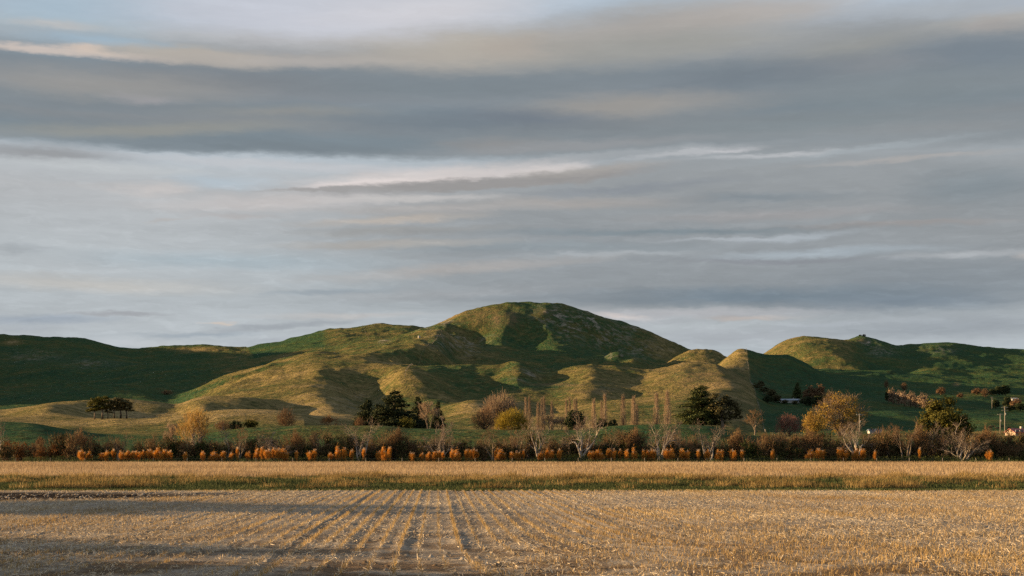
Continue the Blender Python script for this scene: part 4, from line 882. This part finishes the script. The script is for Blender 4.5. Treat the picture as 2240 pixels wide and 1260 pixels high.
# ------------------------------------------------------------------ hedgerow
HD = 220.0
ANCH = [(8, 'the pale bare tree at the left edge'), (172, 'the tall brown twiggy tree'), (262, 'the small dark gnarled tree'), (425, 'the golden willow'),
        (520, 'the gnarled stem with crooked pale limbs'), (600, 'the thin spreading bare tree'), (790, 'the dead tree before the black pines'), (960, 'the many stemmed dead tree'),
        (1080, 'the leaning twin stem tree'), (1178, 'the dead tree below the paired poplars'), (1272, 'the bare tree below the round treetop'), (1445, 'the white limbed dead tree'),
        (1550, 'the bare tree below the tall pine'), (1875, 'the bare tree beside the lone pole'), (1982, 'the rust tinged bare tree'), (2105, 'the widest dead tree at right')]
ORD = ['nearest', 'second', 'third', 'fourth', 'fifth', 'sixth', 'seventh', 'eighth', 'ninth', 'tenth', 'eleventh', 'twelfth']


def relabel(items, what):
    """items: x -> label telling the thing by its order beside the nearest tree one can find"""
    lab = {}; slot = {}
    for x in items:
        a = min(ANCH, key=lambda q: abs(q[0] - x)); slot.setdefault((a, x >= a[0]), []).append(x)
    for (a, right), xs in slot.items():
        for i, x in enumerate(sorted(xs, key=lambda v: abs(v - a[0]))):
            lab[x] = '%s %s %s of %s' % (ORD[i], what(x), 'right' if right else 'left', a[1])
    return lab


G1 = 'bare trees of the hedgerow'
plant('bare2', 8, HD + 3, 918, 48, 'pale bare tree at the left edge of the hedgerow', 'tree', G1)
plant('brownt2', 172, HD, 938, 62, 'tall brown twiggy tree in the hedgerow, still holding some brown leaves', 'tree', G1)
plant('darkbare0', 262, HD, 944, 62, 'small dark gnarled bare tree standing against the green meadow', 'tree', G1)
plant('thinbrown', 335, HD + 6, 946, 22, 'thin leafless sapling rising out of a dark round shrub', 'tree', G1)
plant('tan2', 372, HD + 8, 922, 34, 'thin pale tree leaning at the left of the golden willow', 'tree', G1, flip=True)
plant('goldwillow', 425, HD + 5, 891, 78, 'golden willow with pale stems at the left of the hedgerow', 'tree', G1)
plant('bare6', 498, HD + 3, 926, 40, 'slim dead stem with few limbs beside a crooked one', 'tree', G1)
plant('darkbare1', 524, HD - 1, 930, 44, 'gnarled stem with crooked pale limbs in the dark hedge', 'tree', G1)
plant('bare3', 600, HD + 2, 936, 96, 'thin spreading bare tree low in the dark shrubs', 'tree', G1)
plant('bare0', 790, HD, 914, 92, 'pale dead tree standing in front of the black pines', 'tree', G1)
plant('bare3', 962, HD - 2, 897, 88, 'large many stemmed dead tree with pale limbs fanning out', 'tree', G1, flip=True)
plant('darkbare2', 1080, HD, 932, 58, 'leaning twin stemmed bare tree under the yellow willow', 'tree', G1)
plant('bare4', 1178, HD - 1, 906, 86, 'dead tree with a straight pale trunk below the paired poplars', 'tree', G1)
plant('bare1', 1272, HD - 2, 903, 100, 'wide bare tree with three rising trunks below a round green treetop', 'tree', G1)
plant('bare5', 1445, HD - 3, 908, 84, 'white limbed dead tree, the palest of the hedgerow', 'tree', G1)
plant('bare0', 1550, HD - 2, 918, 92, 'bare tree with bent pale trunks below the tall pine', 'tree', G1, flip=True)
plant('brownt', 1710, HD + 6, 944, 50, 'low twiggy tree in front of the reddish tree', 'tree', G1)
plant('bare1', 1875, HD, 918, 96, 'spreading bare tree with dark trunks beside the lone power pole', 'tree', G1, flip=True)
plant('darkbare0', 1982, HD - 1, 914, 76, 'rust tinged bare tree with brown tips left of the olive tree', 'tree', G1)
plant('bare4', 2040, HD + 4, 916, 62, 'half hidden bare tree right under the big olive tree', 'tree', G1, flip=True)
plant('bare3', 2105, HD - 3, 914, 116, 'widest dead tree, pale twigs fanning out at the right of the olive tree', 'tree', G1)
for k, x, yt, w, lb in (('darkbare1', 566, 938, 60, 'dark bare tree between the crooked pale stem and the thin spreading tree'), ('brownt2', 648, 940, 56, 'brown leafed low tree right of the thin spreading bare tree'), ('darkbare2', 706, 938, 64, 'dark bare tree below the fan shaped leafless bush'), ('brownt2', 868, 936, 60, 'brown leafed tree straight below the biggest black pine'),
                        ('darkbare1', 1122, 936, 58, 'dark bare tree right below the yellow willow'), ('darkbare2', 1335, 936, 66, 'dark spreading bare tree below the twin round bushes'), ('brownt2', 1388, 934, 60, 'brown leafed tree left of the white limbed dead tree'), ('darkbare0', 1500, 938, 56, 'dark bare tree between the white limbed tree and the tall pine'),
                        ('brownt2', 1612, 938, 62, 'brown leafed tree left of the small spreading paddock tree'), ('darkbare1', 1668, 942, 54, 'dark bare tree under the end of the paddock fence'), ('brownt2', 1772, 936, 66, 'brown leafed tree below the smaller golden tree'), ('darkbare2', 1938, 930, 64, 'dark bare tree beside the low white house'), ('brownt2', 2010, 928, 60, 'brown leafed tree at the left foot of the olive tree'), ('brownt2', 2160, 930, 60, 'brown leafed tree right of the widest dead tree')):
    plant(k, x, HD + R.uniform(3, 7), yt, w, lb, 'tree', G1, flip=R.random() < .5)
plant('olive', 2065, 305, 872, 122, 'big leafy olive green tree rising behind the right hedgerow', 'tree')

SH = [('rust', 15, 966, 44), ('rust', 48, 972, 34), ('rust', 72, 968, 40), ('rust', 96, 972, 36), ('rust', 118, 974, 34), ('rust', 150, 972, 40), ('brown', 88, 956, 20), ('dark', 130, 951, 48), ('dark', 215, 958, 52), ('dark', 232, 968, 40),
      ('brown', 335, 956, 54), ('brown', 360, 972, 36), ('brown', 405, 962, 46), ('green', 440, 966, 50), ('dark', 470, 970, 40), ('brown', 505, 962, 46), ('dark', 548, 958, 50), ('green', 575, 972, 40), ('dark', 620, 966, 50), ('green', 655, 970, 46),
      ('dark', 682, 950, 52), ('dark', 716, 949, 50), ('green', 745, 966, 44), ('dark', 770, 958, 44), ('brown', 818, 956, 46), ('dark', 850, 946, 48), ('dark', 876, 944, 46), ('brown', 900, 958, 38), ('green', 925, 968, 40), ('dark', 948, 966, 44),
      ('brown', 980, 962, 42), ('dark', 1010, 968, 40), ('green', 1055, 972, 44), ('dark', 1104, 958, 52), ('dark', 1130, 968, 42), ('dark', 1158, 950, 44), ('brown', 1204, 956, 46), ('brown', 1228, 968, 40), ('dark', 1252, 958, 46), ('dark', 1300, 954, 52),
      ('dark', 1330, 948, 48), ('dark', 1358, 946, 50), ('dark', 1384, 950, 46), ('green', 1410, 966, 44), ('brown', 1478, 956, 48), ('brown', 1502, 962, 40), ('dark', 1530, 962, 50), ('dark', 1600, 952, 52), ('brown', 1624, 950, 46), ('green', 1650, 960, 42),
      ('brown', 1680, 956, 48), ('dark', 1712, 960, 44), ('brown', 1740, 950, 46), ('brown', 1766, 954, 44), ('dark', 1792, 946, 50), ('brown', 1818, 958, 46), ('dark', 1845, 960, 46), ('brown', 1902, 952, 48), ('brown', 1930, 944, 54), ('dark', 1958, 942, 50),
      ('green', 1970, 972, 44), ('brown', 2010, 952, 50), ('dark', 2032, 962, 44), ('brown', 2056, 956, 50), ('green', 2078, 972, 40), ('dark', 2100, 960, 46), ('brown', 2136, 950, 54), ('dark', 2160, 952, 50), ('brown', 2188, 960, 44), ('dark', 2206, 946, 48), ('dark', 2236, 942, 54),
      ('green', 2190, 984, 40), ('green', 2222, 980, 36), ('green', 1745, 984, 36), ('green', 1520, 984, 44)]
_have = [q[1] for q in SH]
for x in range(8, 2240, 19):          # the thicket between the shrubs one can name by sight
    if any(a < x < b for a, b in ((180, 200), (285, 310), (1035, 1050), (1222, 1246), (2068, 2092))): continue
    xx = x + R.randint(-6, 6)
    if xx in _have or x < 150 and x % 2: continue
    _have.append(xx); SH.append((R.choice(['dark', 'dark', 'brown', 'green'] if x < 1700 else ['dark', 'brown', 'brown', 'green']), xx, R.uniform(960, 982), R.uniform(26, 42)))
ADJ = {'rust': 'rust brown shrub', 'dark': 'dark hedge shrub', 'brown': 'brown twiggy shrub', 'green': 'green leafy shrub'}
for kind in ('rust', 'dark', 'brown', 'green'):
    its = [s for s in SH if s[0] == kind]; lab = relabel([s[1] for s in its], lambda x: ADJ[kind])
    for i, (_, x, yt, w) in enumerate(its):
        plant(kind + str(i % 4), x, HD + R.uniform(2, 9), yt - R.uniform(-6, 9) - (5 if kind in ('dark', 'brown') else 0), w * R.uniform(1.1, 1.6), lab[x], 'shrub', 'shrubs of the hedgerow', flip=R.random() < .5)
for (x, yt, w, lb) in ((1230, 993, 120, 'low dark bramble bank below the paired poplars'), (1345, 992, 120, 'low dark bramble bank at the hedge foot below the round treetop'), (1440, 993, 90, 'low dark bramble bank below the white limbed dead tree'),
                       (1640, 996, 150, 'low green bramble bank below the small spreading tree at the paddock fence'), (150, 997, 200, 'low bramble bank under the rust brown shrubs'), (700, 997, 180, 'low bramble bank left of the dead tree before the pines'), (2010, 996, 200, 'low bramble bank below the rust tinged bare tree'), (960, 998, 180, 'low bramble bank under the many stemmed dead tree'), (430, 998, 200, 'low bramble bank under the golden willow'), (1840, 997, 120, 'low bramble bank left of the bare tree by the lone pole'), (2180, 997, 110, 'low bramble bank at the right edge of the hedgerow')):
    plant('bank', x, HD - 5, yt, w, lb, 'bramble', 'bramble banks')

CL = {174: 985, 180: 984, 196: 990, 222: 991, 234: 985, 249: 983, 266: 987, 280: 987, 291: 987, 301: 985, 314: 984, 330: 983, 347: 979, 362: 983, 371: 985, 404: 988, 444: 988,
      469: 988, 489: 986, 506: 988, 520: 979, 543: 989, 561: 980, 572: 978, 585: 980, 599: 978, 608: 981, 619: 983, 648: 987, 677: 988, 689: 982, 724: 990, 739: 976, 755: 979, 770: 983, 796: 980, 828: 986, 840: 979, 852: 979, 898: 989,
      903: 989, 923: 991, 939: 988, 950: 987, 960: 985, 969: 986, 989: 982, 1000: 984, 1020: 982, 1034: 981, 1042: 983, 1087: 981, 1096: 983, 1119: 988, 1133: 986, 1146: 982, 1182: 988, 1199: 982, 1209: 983, 1224: 981, 1289: 985, 1298: 987, 1311: 985, 1331: 983, 1344: 981,
      1356: 983, 1371: 982, 1387: 981, 1409: 984, 1422: 981, 1430: 984, 1457: 983, 1467: 982, 1492: 983, 1503: 984, 1528: 984, 1547: 984, 1571: 983, 1579: 983, 1603: 981, 1623: 983, 1690: 983, 1772: 983, 1789: 981, 1796: 982, 1834: 979, 1845: 980, 1873: 983, 1889: 983, 1914: 983, 2012: 980, 2164: 985}
def clump_what(x): return ('tall' if CL[x] < 981 else 'short' if CL[x] > 986 else 'middling') + ' orange plumed grass clump'
lab = relabel(list(CL), clump_what)
for i, (x, yt) in enumerate(CL.items()):
    plant('plume%d' % (i % 5), x, HD - 6 + R.uniform(-1.2, 1.2), yt - R.uniform(0, 3), R.uniform(.7, 1.45) * (12, 18, 22, 12, 18)[i % 5], lab[x], 'grass clump', 'orange plumed grass clumps along the hedge', rz=R.uniform(0, 6))

# ------------------------------------------------------------------ trees beyond the hedgerow
GT = 'trees on the terrace'
plant('pine2', 804, 565, 876, 62, 'left dark pine of the black pine grove', 'tree', GT)
plant('pine', 862, 560, 858, 112, 'biggest dark pine in the middle of the black pine grove', 'tree', GT)
plant('pine2', 915, 570, 870, 48, 'narrow dark pine at the right of the black pine grove', 'tree', GT, flip=True)
plant('pine2', 958, 575, 880, 32, 'small dark pine behind the many stemmed dead tree', 'tree', GT)
plant('roundgreen', 892, 550, 913, 38, 'olive bush at the foot of the black pines', 'bush', GT)
plant('brownt', 787, 552, 912, 24, 'brown bush at the left foot of the black pines', 'bush', GT)
plant('tan2', 937, 500, 876, 46, 'tall grey leafless tree behind the many stemmed dead tree', 'tree', GT)
plant('tan', 1096, 580, 859, 86, 'broad rounded tan leafless tree behind the yellow willow', 'tree', GT)
plant('brownt', 1060, 560, 892, 60, 'brown bushy tree left of the yellow willow', 'tree', GT)
plant('goldpop2', 1088, 590, 879, 12, 'slim orange yellow tree inside the tan leafless crown', 'tree', GT)
plant('yellow', 1119, 545, 894, 76, 'round bright yellow willow on the terrace edge', 'tree', GT)
plant('tan2', 1205, 545, 905, 44, 'grey twiggy shrub between the yellow willow and the round treetop', 'bush', GT)
plant('tan2', 1226, 550, 910, 36, 'small grey shrub just left of the round green treetop', 'bush', GT, flip=True)
plant('rounddark', 1258, 500, 898, 46, 'round dark green treetop above the bare hedge tree', 'tree', GT)
plant('rounddark', 1316, 560, 915, 26, 'low dark round bush left of its twin on the terrace', 'bush', GT)
plant('rounddark', 1341, 560, 917, 22, 'low dark round bush right of its twin on the terrace', 'bush', GT, flip=True)
for i, (x, yt, w, lb) in enumerate([(1150, 867, 9, 'left of the two close poplars right of the yellow willow'), (1158, 866, 8, 'right of the two close poplars right of the yellow willow'), (1177, 882, 9, 'short bare poplar left of a taller close pair'), (1185, 869, 8, 'left one of the close pair of tall poplars on the shaded slope'),
                                    (1190, 868, 8, 'right one of the close pair of tall poplars on the shaded slope'), (1207, 876, 8, 'thin poplar alone at the edge of the dark hill shadow'), (1239, 873, 8, 'leftmost faint poplar above the round treetop'), (1246, 871, 8, 'second faint poplar above the round treetop'),
                                    (1256, 872, 7, 'third faint poplar above the round treetop'), (1261, 871, 7, 'fourth faint poplar above the round treetop'), (1299, 871, 11, 'lone bare poplar right of the round treetop'), (1316, 878, 8, 'short poplar leaning on a taller one above the twin bushes'), (1323, 863, 11, 'tall poplar above the twin low dark bushes'),
                                    (1363, 863, 13, 'bare poplar left of the white limbed dead tree'), (1386, 868, 12, 'bare brown poplar with a shorter neighbour left of the white limbed tree'), (1393, 882, 10, 'short bushy poplar touching a taller brown one'), (1436, 859, 14, 'tall poplar straight behind the white limbed dead tree'), (1460, 856, 15, 'tallest thick poplar just right of the white limbed dead tree')]):
    plant('poplar%d' % (i % 4), x, 590 + (i % 3) * 6, yt - (i * 7 % 5), w * 1.25, lb, 'tree', 'bare poplars on the terrace')
plant('bigpine', 1533, 520, 847, 104, 'tall green pine, largest tree of the middle ground', 'tree', GT)
plant('gum', 1580, 515, 862, 76, 'dark rounded gum tree touching the right of the tall pine', 'tree', GT)
plant('thinbrown', 1650, 560, 893, 52, 'small spreading tree beside the paddock fence on the dry slope', 'tree', GT)
plant('redt', 1726, 520, 905, 62, 'reddish purple leafless tree left of the golden poplars', 'tree', GT)
plant('goldpop', 1840, 560, 857, 116, 'big golden poplar, widest autumn tree on the right', 'tree', GT)
plant('goldpop2', 1779, 545, 893, 50, 'smaller golden tree at the left foot of the big golden poplar', 'tree', GT)
plant('brownt', 490, 500, 919, 44, 'brown leafless bush on the terrace edge behind the slim dead stem', 'bush', GT)
plant('rounddark', 516, 500, 920, 26, 'dark round bush between a brown and a green one', 'bush', GT)
plant('roundgreen', 550, 500, 916, 34, 'round green shrub on the terrace edge at left', 'bush', GT)
plant('brownt', 627, 560, 892, 44, 'upright brown leafless tree at the end of the straw coloured mound', 'tree', GT)
plant('brownt2', 718, 560, 907, 44, 'low fan shaped leafless bush left of the black pines', 'bush', GT)
plant('tan2', 385, 480, 926, 30, 'small tan twiggy bush left of the golden willow crown', 'bush', GT)
plant('roundbrown', 88, 400, 955, 18, 'small lone brown bush on the green meadow at left', 'bush', GT)
GP = 'tall trunked pines on the straw coloured mound'
for (k, x, yt, w, lb) in [('hillpine', 207, 870, 34, 'sunlit leftmost pine of the hilltop grove'), ('hillpine', 224, 867, 40, 'tallest sunlit pine of the hilltop grove'), ('hillpine2', 236, 885, 22, 'small shaded pine in the gap of the hilltop grove'), ('hillpine2', 250, 875, 30, 'dark pine just right of the gap in the hilltop grove'),
                          ('hillpine2', 264, 870, 42, 'dark broad pine topping the right half of the hilltop grove'), ('hillpine2', 277, 876, 34, 'rightmost dark pine of the hilltop grove')]:
    plant(k, x, 690, yt, w, lb, 'tree', GP)
plant('brownt', 366, 1500, 853, 28, 'lone dark bush on the big green hill at left', 'bush')
GR = 'windbreak trees in a row on the green slope'
for i, (x, yt, w) in enumerate([(1943, 850, 14), (1953, 849, 20), (1966, 854, 18), (1979, 857, 20), (1992, 856, 18), (2003, 866, 16), (2017, 860, 24), (2027, 871, 20), (2039, 874, 20)]):
    plant('rounddark' if i == 0 else 'hedgerow', x, 1120 - i * 12, yt, w, '%s tree from the left in the windbreak row on the green slope' % ['dark first', 'second', 'third', 'fourth', 'fifth', 'sixth', 'seventh tallest', 'eighth', 'last'][i], 'tree', GR, flip=i % 2 == 0)
GH = 'trees on the right hills'
for (k, x, D, yt, w, lb) in [('brownt', 1939, 1350, 831, 12, 'small brown tree above the left end of the windbreak row'), ('brownt', 1978, 1320, 836, 16, 'two topped brown bare tree above the windbreak row'), ('roundbrown', 2058, 1280, 847, 20, 'round brown tree alone right of the windbreak row'), ('roundbrown', 2100, 1250, 860, 14, 'low brown bush below the pale earth scar'),
                             ('roundbrown', 2136, 1300, 849, 22, 'brown rounded tree beside a taller brown one on the right slope'), ('brownt', 2155, 1270, 849, 20, 'taller brown tree left of the dark grove'), ('rounddark', 2172, 1300, 851, 22, 'left tree of the dark grove on the right slope'), ('rounddark', 2186, 1300, 845, 26, 'middle tree of the dark grove on the right slope'), ('rounddark', 2199, 1300, 842, 22, 'right tree of the dark grove on the right slope'),
                             ('rounddark', 2204, 1100, 868, 22, 'dark bush below the white shed'), ('roundbrown', 2222, 1080, 872, 26, 'brown bush at the right edge below the white shed'), ('rounddark', 2178, 1110, 874, 18, 'dark low bush by the small pole on the right slope'), ('rounddark', 2232, 1060, 882, 30, 'dark hedge bush at the right picture edge'), ('rounddark', 2208, 1050, 886, 26, 'dark low hedge bush left of the one at the edge')]:
    plant(k, x, D, yt, w, lb, 'tree', GH)
GF = 'trees around the farmhouse'
for (k, x, D, yt, w, lb) in [('gum', 1656, 1080, 838, 22, 'olive tree highest on the left of the farmhouse garden'), ('gum', 1671, 1075, 846, 26, 'olive tree second from the ridge left of the farmhouse'), ('round', 1686, 1065, 850, 24, 'round olive tree close left of the farmhouse'), ('round', 1697, 1045, 862, 24, 'low olive tree touching the left wall of the farmhouse'), ('gum', 1664, 1150, 832, 16, 'thin ragged tree up on the dark slope left of the farmhouse'),
                             ('rounddark', 1680, 1030, 866, 26, 'dark bush below the olive trees left of the farmhouse'), ('cone', 1744, 1100, 837, 24, 'cone shaped conifer behind the farmhouse'), ('roundbrown', 1771, 1080, 845, 30, 'brown round tree right of the conifer'), ('roundbrown', 1793, 1080, 842, 24, 'tallest brown round tree right of the farmhouse'), ('rounddark', 1772, 1030, 868, 36, 'dark low tree at the right end of the farmhouse'), ('round', 1757, 1045, 868, 20, 'olive bush hugging the right wall of the farmhouse'),
                             ('rounddark', 1790, 1020, 866, 30, 'dark tree under the brown round trees'), ('round', 1716, 1040, 874, 16, 'small olive bush in front of the farmhouse wall'), ('round', 1738, 1040, 876, 14, 'low olive bush before the right half of the farmhouse'), ('round', 1812, 1060, 855, 26, 'greyish tree right of the brown round trees'), ('round', 1822, 1030, 866, 22, 'dull tree just left above the golden poplar')]:
    plant(k, x, D, yt, w, lb, 'tree', GF)
plant('rounddark', 1881.5, 2945, 732, 7, 'left of two small dark bushes on the right hill summit', 'bush', 'summit bushes', name='summit_bush')
plant('rounddark', 1890, 2945, 731, 8, 'right of two small dark bushes on the right hill summit', 'bush', 'summit bushes', name='summit_bush')
# trees of the field edge outside the picture at left: they throw the long shadows on the stubble
for (X, Y, H, W, k) in ((-61, 58, 8.9, 8, 'olive'), (-60, 61, 8.2, 20, 'olive'), (-62, 55, 7.4, 12, 'olive'), (-52, 37, 7.1, 13, 'olive'), (-54, 31.5, 7.8, 16, 'olive'), (-53, 25, 7.7, 14, 'olive')):
    pname, kids, ph, pw, _ = PROTO[k]; o = empty('field_edge_tree', (X, Y, -.1)); o.scale = (W / pw, W / pw, H / ph)
    for pn, me in kids:
        c = bpy.data.objects.new(pn, me); COL.objects.link(c); c.parent = o
    tag(o, 'leafy tree on the field edge left of the picture', 'tree', 'field edge trees')

# ------------------------------------------------------------------ fences, poles, houses, cattle
def fence(name, label, pts, step, ph, grp='wire fences', wires=3, pr=.07):
    """pts: (x px, D); posts are parts, wires one part"""
    P = [Vector(((x - CX) / F * D, D, ground_z(x, D))) for x, D in pts]
    root = empty(name, P[0]); tag(root, label, 'fence', grp)
    mb = MB(); mb.tube([(0, 0, -.3), (0, 0, ph)], [pr, pr * .9], 6); me = bpy.data.meshes.new('post'); me.from_pydata(mb.v, [], mb.f); me.materials.append(M_post)
    tops = []
    for a, b, (xa, Da), (xb, Db) in zip(P[:-1], P[1:], pts[:-1], pts[1:]):
        L = math.hypot(b.x - a.x, b.y - a.y); n = max(1, int(round(L / step)))
        for i in range(n):
            t = i / n; D = Da + (Db - Da) * t; X = a.x + (b.x - a.x) * t; x = CX + X / D * F; tops.append(Vector((X, D, ground_z(x, D))) - P[0])
    for i, t in enumerate(tops[:100]):
        c = bpy.data.objects.new('post', me); COL.objects.link(c); c.parent = root; c.location = t; c.rotation_euler = (R.uniform(-.06, .06), R.uniform(-.06, .06), 0)
    w = MB()
    for k in range(wires): w.tube([t + Vector((0, 0, ph * (.35 + .55 * k / max(1, wires - 1)))) for t in tops], [.004] * len(tops), 3)
    w.build('wire_strand', M_wire, root)


fence('wire_fence', 'wire fence with pale posts along the foot of the hedgerow', [(-40, 210.5), (560, 210.5), (1120, 210.5), (1700, 210.5), (2280, 210.5)], 5.2, .95, pr=.05)
fence('wire_fence', 'post fence running down the ridge between the dry and the green paddock', [(1632, 1448), (1640, 1250), (1656, 1000), (1668, 800), (1675, 650)], 11, 1.3, pr=.09)
fence('wire_fence', 'fence of dark posts along the crest right of the hilltop pines', [(240, 703), (300, 703), (350, 702), (400, 700)], 1.5, 1.2, pr=.09)
fence('wire_fence', 'fence line down the spur below the knob left of the domed hill', [(966, 1690), (958, 1600), (945, 1500), (920, 1400), (905, 1300), (890, 1150), (885, 1080)], 9, 1.3, pr=.15)
fence('wire_fence', 'fence between paddocks on the skyline saddle at left', [(792, 2930), (800, 2700), (808, 2500)], 9, 1.4, pr=.18)
fence('wire_fence', 'fence down the back of the big green hill at left', [(541, 2940), (534, 2750), (526, 2500), (520, 2300)], 10, 1.4, pr=.16)
fence('wire_fence', 'low fence crossing the flat pasture left of the golden poplars', [(1690, 560), (1740, 560), (1790, 560)], 2.5, 1.1)


def power_pole(x, D, ytop, label, arms=(.4, 1.5)):
    z = ground_z(x, D); H = CAMH + (HZ - ytop) / F * D - z
    o = empty('power_pole', ((x - CX) / F * D, D, z)); tag(o, label, 'power pole', 'power poles')
    m = MB(); m.tube([(0, 0, -.4), (0, 0, H)], [.17, .12], 8); m.build('pole', M_pole, o)
    for a in arms:
        b = MB(); b.box(-1.15, 1.15, -.2, -.09, H - a - .07, H - a + .07); ar = b.build('crossarm', M_pole, o, False)
        for q in (-1.0, -.45, .45, 1.0):
            i = MB(); i.tube([(q, -.145, H - a + .07), (q, -.145, H - a + .14), (q, -.145, H - a + .24)], [.05, .08, .04], 6); i.build('insulator', M_ins, ar)
    t = MB(); t.tube([(.28, -.05, H - 3.3), (.28, -.05, H - 2.4)], [.22, .22], 8); t.build('transformer', M_tank, o)
    return o


power_pole(2198, 520, 889, 'taller power pole of the pair right of the olive tree')
power_pole(2188, 560, 905, 'shorter power pole just left of a taller one', (.4,))
power_pole(1880, 500, 905, 'lone power pole at the right side of the golden poplar', (.4,))
power_pole(2170, 1080, 868, 'tiny distant power pole on the right slope', (.5,))


def house(x, D, wpx, depth, wall_h, roof_h, wm, rm, label, nwin=4, name='farmhouse', cat='house', ry=0.0, chimney=True, hip=.0):
    z = min(ground_z(x - wpx / 2, D), ground_z(x + wpx / 2, D), ground_z(x, D - depth / 2)) ; w = wpx / F * D
    o = empty(name, ((x - CX) / F * D, D, z), ry); tag(o, label, cat)
    m = MB(); m.box(-w / 2, w / 2, -depth / 2, depth / 2, -2.0, wall_h)
    m.poly([(-w / 2, -depth / 2, wall_h), (-w / 2, 0, wall_h + roof_h * .96), (-w / 2, depth / 2, wall_h)]); m.poly([(w / 2, depth / 2, wall_h), (w / 2, 0, wall_h + roof_h * .96), (w / 2, -depth / 2, wall_h)])
    m.build('wall', wm, o, False)
    e, t = .5, .16; r = MB(); k = roof_h / (depth / 2)
    for s in (-1, 1):
        y0 = s * (depth / 2 + e); zz = wall_h - k * e
        a, b, c, d = (-w / 2 - e, y0, zz), (w / 2 + e, y0, zz), (w / 2 + e - hip, 0, wall_h + roof_h), (-w / 2 - e + hip, 0, wall_h + roof_h)
        up = lambda p: (p[0], p[1], p[2] + t)
        r.poly([up(a), up(b), up(c), up(d)]); r.poly([d, c, b, a]); r.poly([a, b, up(b), up(a)]); r.poly([b, c, up(c), up(b)]); r.poly([d, a, up(a), up(d)])
    rf = r.build('roof', rm, o, False)
    if chimney:
        c = MB(); c.box(w * .18, w * .18 + .8, .2, 1.0, wall_h + roof_h * .4, wall_h + roof_h + .9); c.build('chimney', M_tank, rf, False)
    for i in range(nwin):
        cx = -w / 2 + w * (i + .5) / nwin
        if i == nwin // 2:
            d = MB(); d.box(cx - .5, cx + .5, -depth / 2 - .05, -depth / 2 + .02, 0, 2.05); dd = d.build('door', M_pole, o, False); q = MB(); q.box(cx + .3, cx + .38, -depth / 2 - .1, -depth / 2 - .05, 1.0, 1.08); q.build('handle', M_wire, dd, False); continue
        f = MB(); 
        for bx in ((cx - .85, cx - .75, .9, 2.1), (cx + .75, cx + .85, .9, 2.1), (cx - .75, cx + .75, .9, 1.0), (cx - .75, cx + .75, 2.0, 2.1)): f.box(bx[0], bx[1], -depth / 2 - .08, -depth / 2 + .02, bx[2], bx[3])
        wn = f.build('window', M_white, o, False); p = MB(); p.box(cx - .75, cx + .75, -depth / 2 - .04, -depth / 2 + .02, 1.0, 2.0); p.build('pane', M_glass, wn, False)
    return o


house(1727, 1050, 42, 7, 2.0, 1.0, M_white, M_roofblue, 'long white farmhouse with blue grey roof below the dark hill', 4)
house(1912, 640, 24, 4, 1.1, .7, M_white, M_roofblue, 'low white house half hidden behind the bare hedge trees', 5, 'cottage', chimney=False)
house(2228, 520, 44, 5.5, 1.2, 1.3, M_cream, M_roofred, 'cream house with red roof at the right picture edge', 4, 'cottage', ry=.35)
house(2219, 1250, 13, 5, 1.6, 1.0, M_white, M_white, 'small white shed on the right slope beside the dark grove', 2, 'farm_shed', 'shed', chimney=False)

z = ground_z(917, 1600); o = empty('water_tank', ((917 - CX) / F * 1600, 1600, z)); tag(o, 'small pale round water tank on the spur of the domed hill', 'water tank')
m = MB(); m.tube([(0, 0, -.5), (0, 0, 2.4)], [1.5, 1.5], 18); m.build('tank_wall', M_tank, o); m = MB(); m.tube([(0, 0, 2.4), (0, 0, 2.55), (0, 0, 2.9)], [1.62, 1.62, .2], 18); m.build('lid', M_tank, o)


def cow_mesh():
    m = MB()
    m.tube([(-1.05, 0, 1.12), (-.85, 0, 1.08), (-.3, 0, .98), (.35, 0, .98), (.8, 0, 1.05), (1.05, 0, 1.1), (1.3, 0, .95), (1.5, 0, .7), (1.62, 0, .45), (1.72, 0, .25)], [.12, .33, .40, .42, .36, .26, .19, .15, .15, .08], 10)
    for x, k in ((-.8, -.1), (.75, .04)):
        for s in (-.2, .2): m.tube([(x, s, .95), (x + k, s, .55), (x + k * .3, s, .3), (x, s, 0)], [.17, .09, .065, .08], 6)
    m.tube([(-1.1, 0, 1.2), (-1.22, 0, .9), (-1.2, 0, .45)], [.04, .03, .05], 5)
    for s in (-1, 1): m.tube([(1.45, s * .1, .82), (1.42, s * .3, .84)], [.05, .03], 5)
    me = bpy.data.meshes.new('cow'); me.from_pydata(m.v, [], m.f); me.materials.append(M_cow); me.polygons.foreach_set('use_smooth', [True] * len(me.polygons)); return me


cm_ = cow_mesh()
for x, D, rz, lb in ((2165, 840, .3, 'leftmost black cow grazing on the bright green patch'), (2173, 850, 2.9, 'black cow second from left near the power poles'), (2182, 838, -.4, 'black cow grazing just left of the power poles'), (2193, 852, 3.4, 'black cow between the two power poles'), (2206, 845, .2, 'black cow right of the taller power pole'), (2218, 835, 2.6, 'rightmost black cow of the small herd')):
    o = bpy.data.objects.new('cow', cm_); COL.objects.link(o); o.location = ((x - CX) / F * D, D, ground_z(x, D)); o.rotation_euler = (0, 0, rz); tag(o, lb, 'cow', 'black cattle')
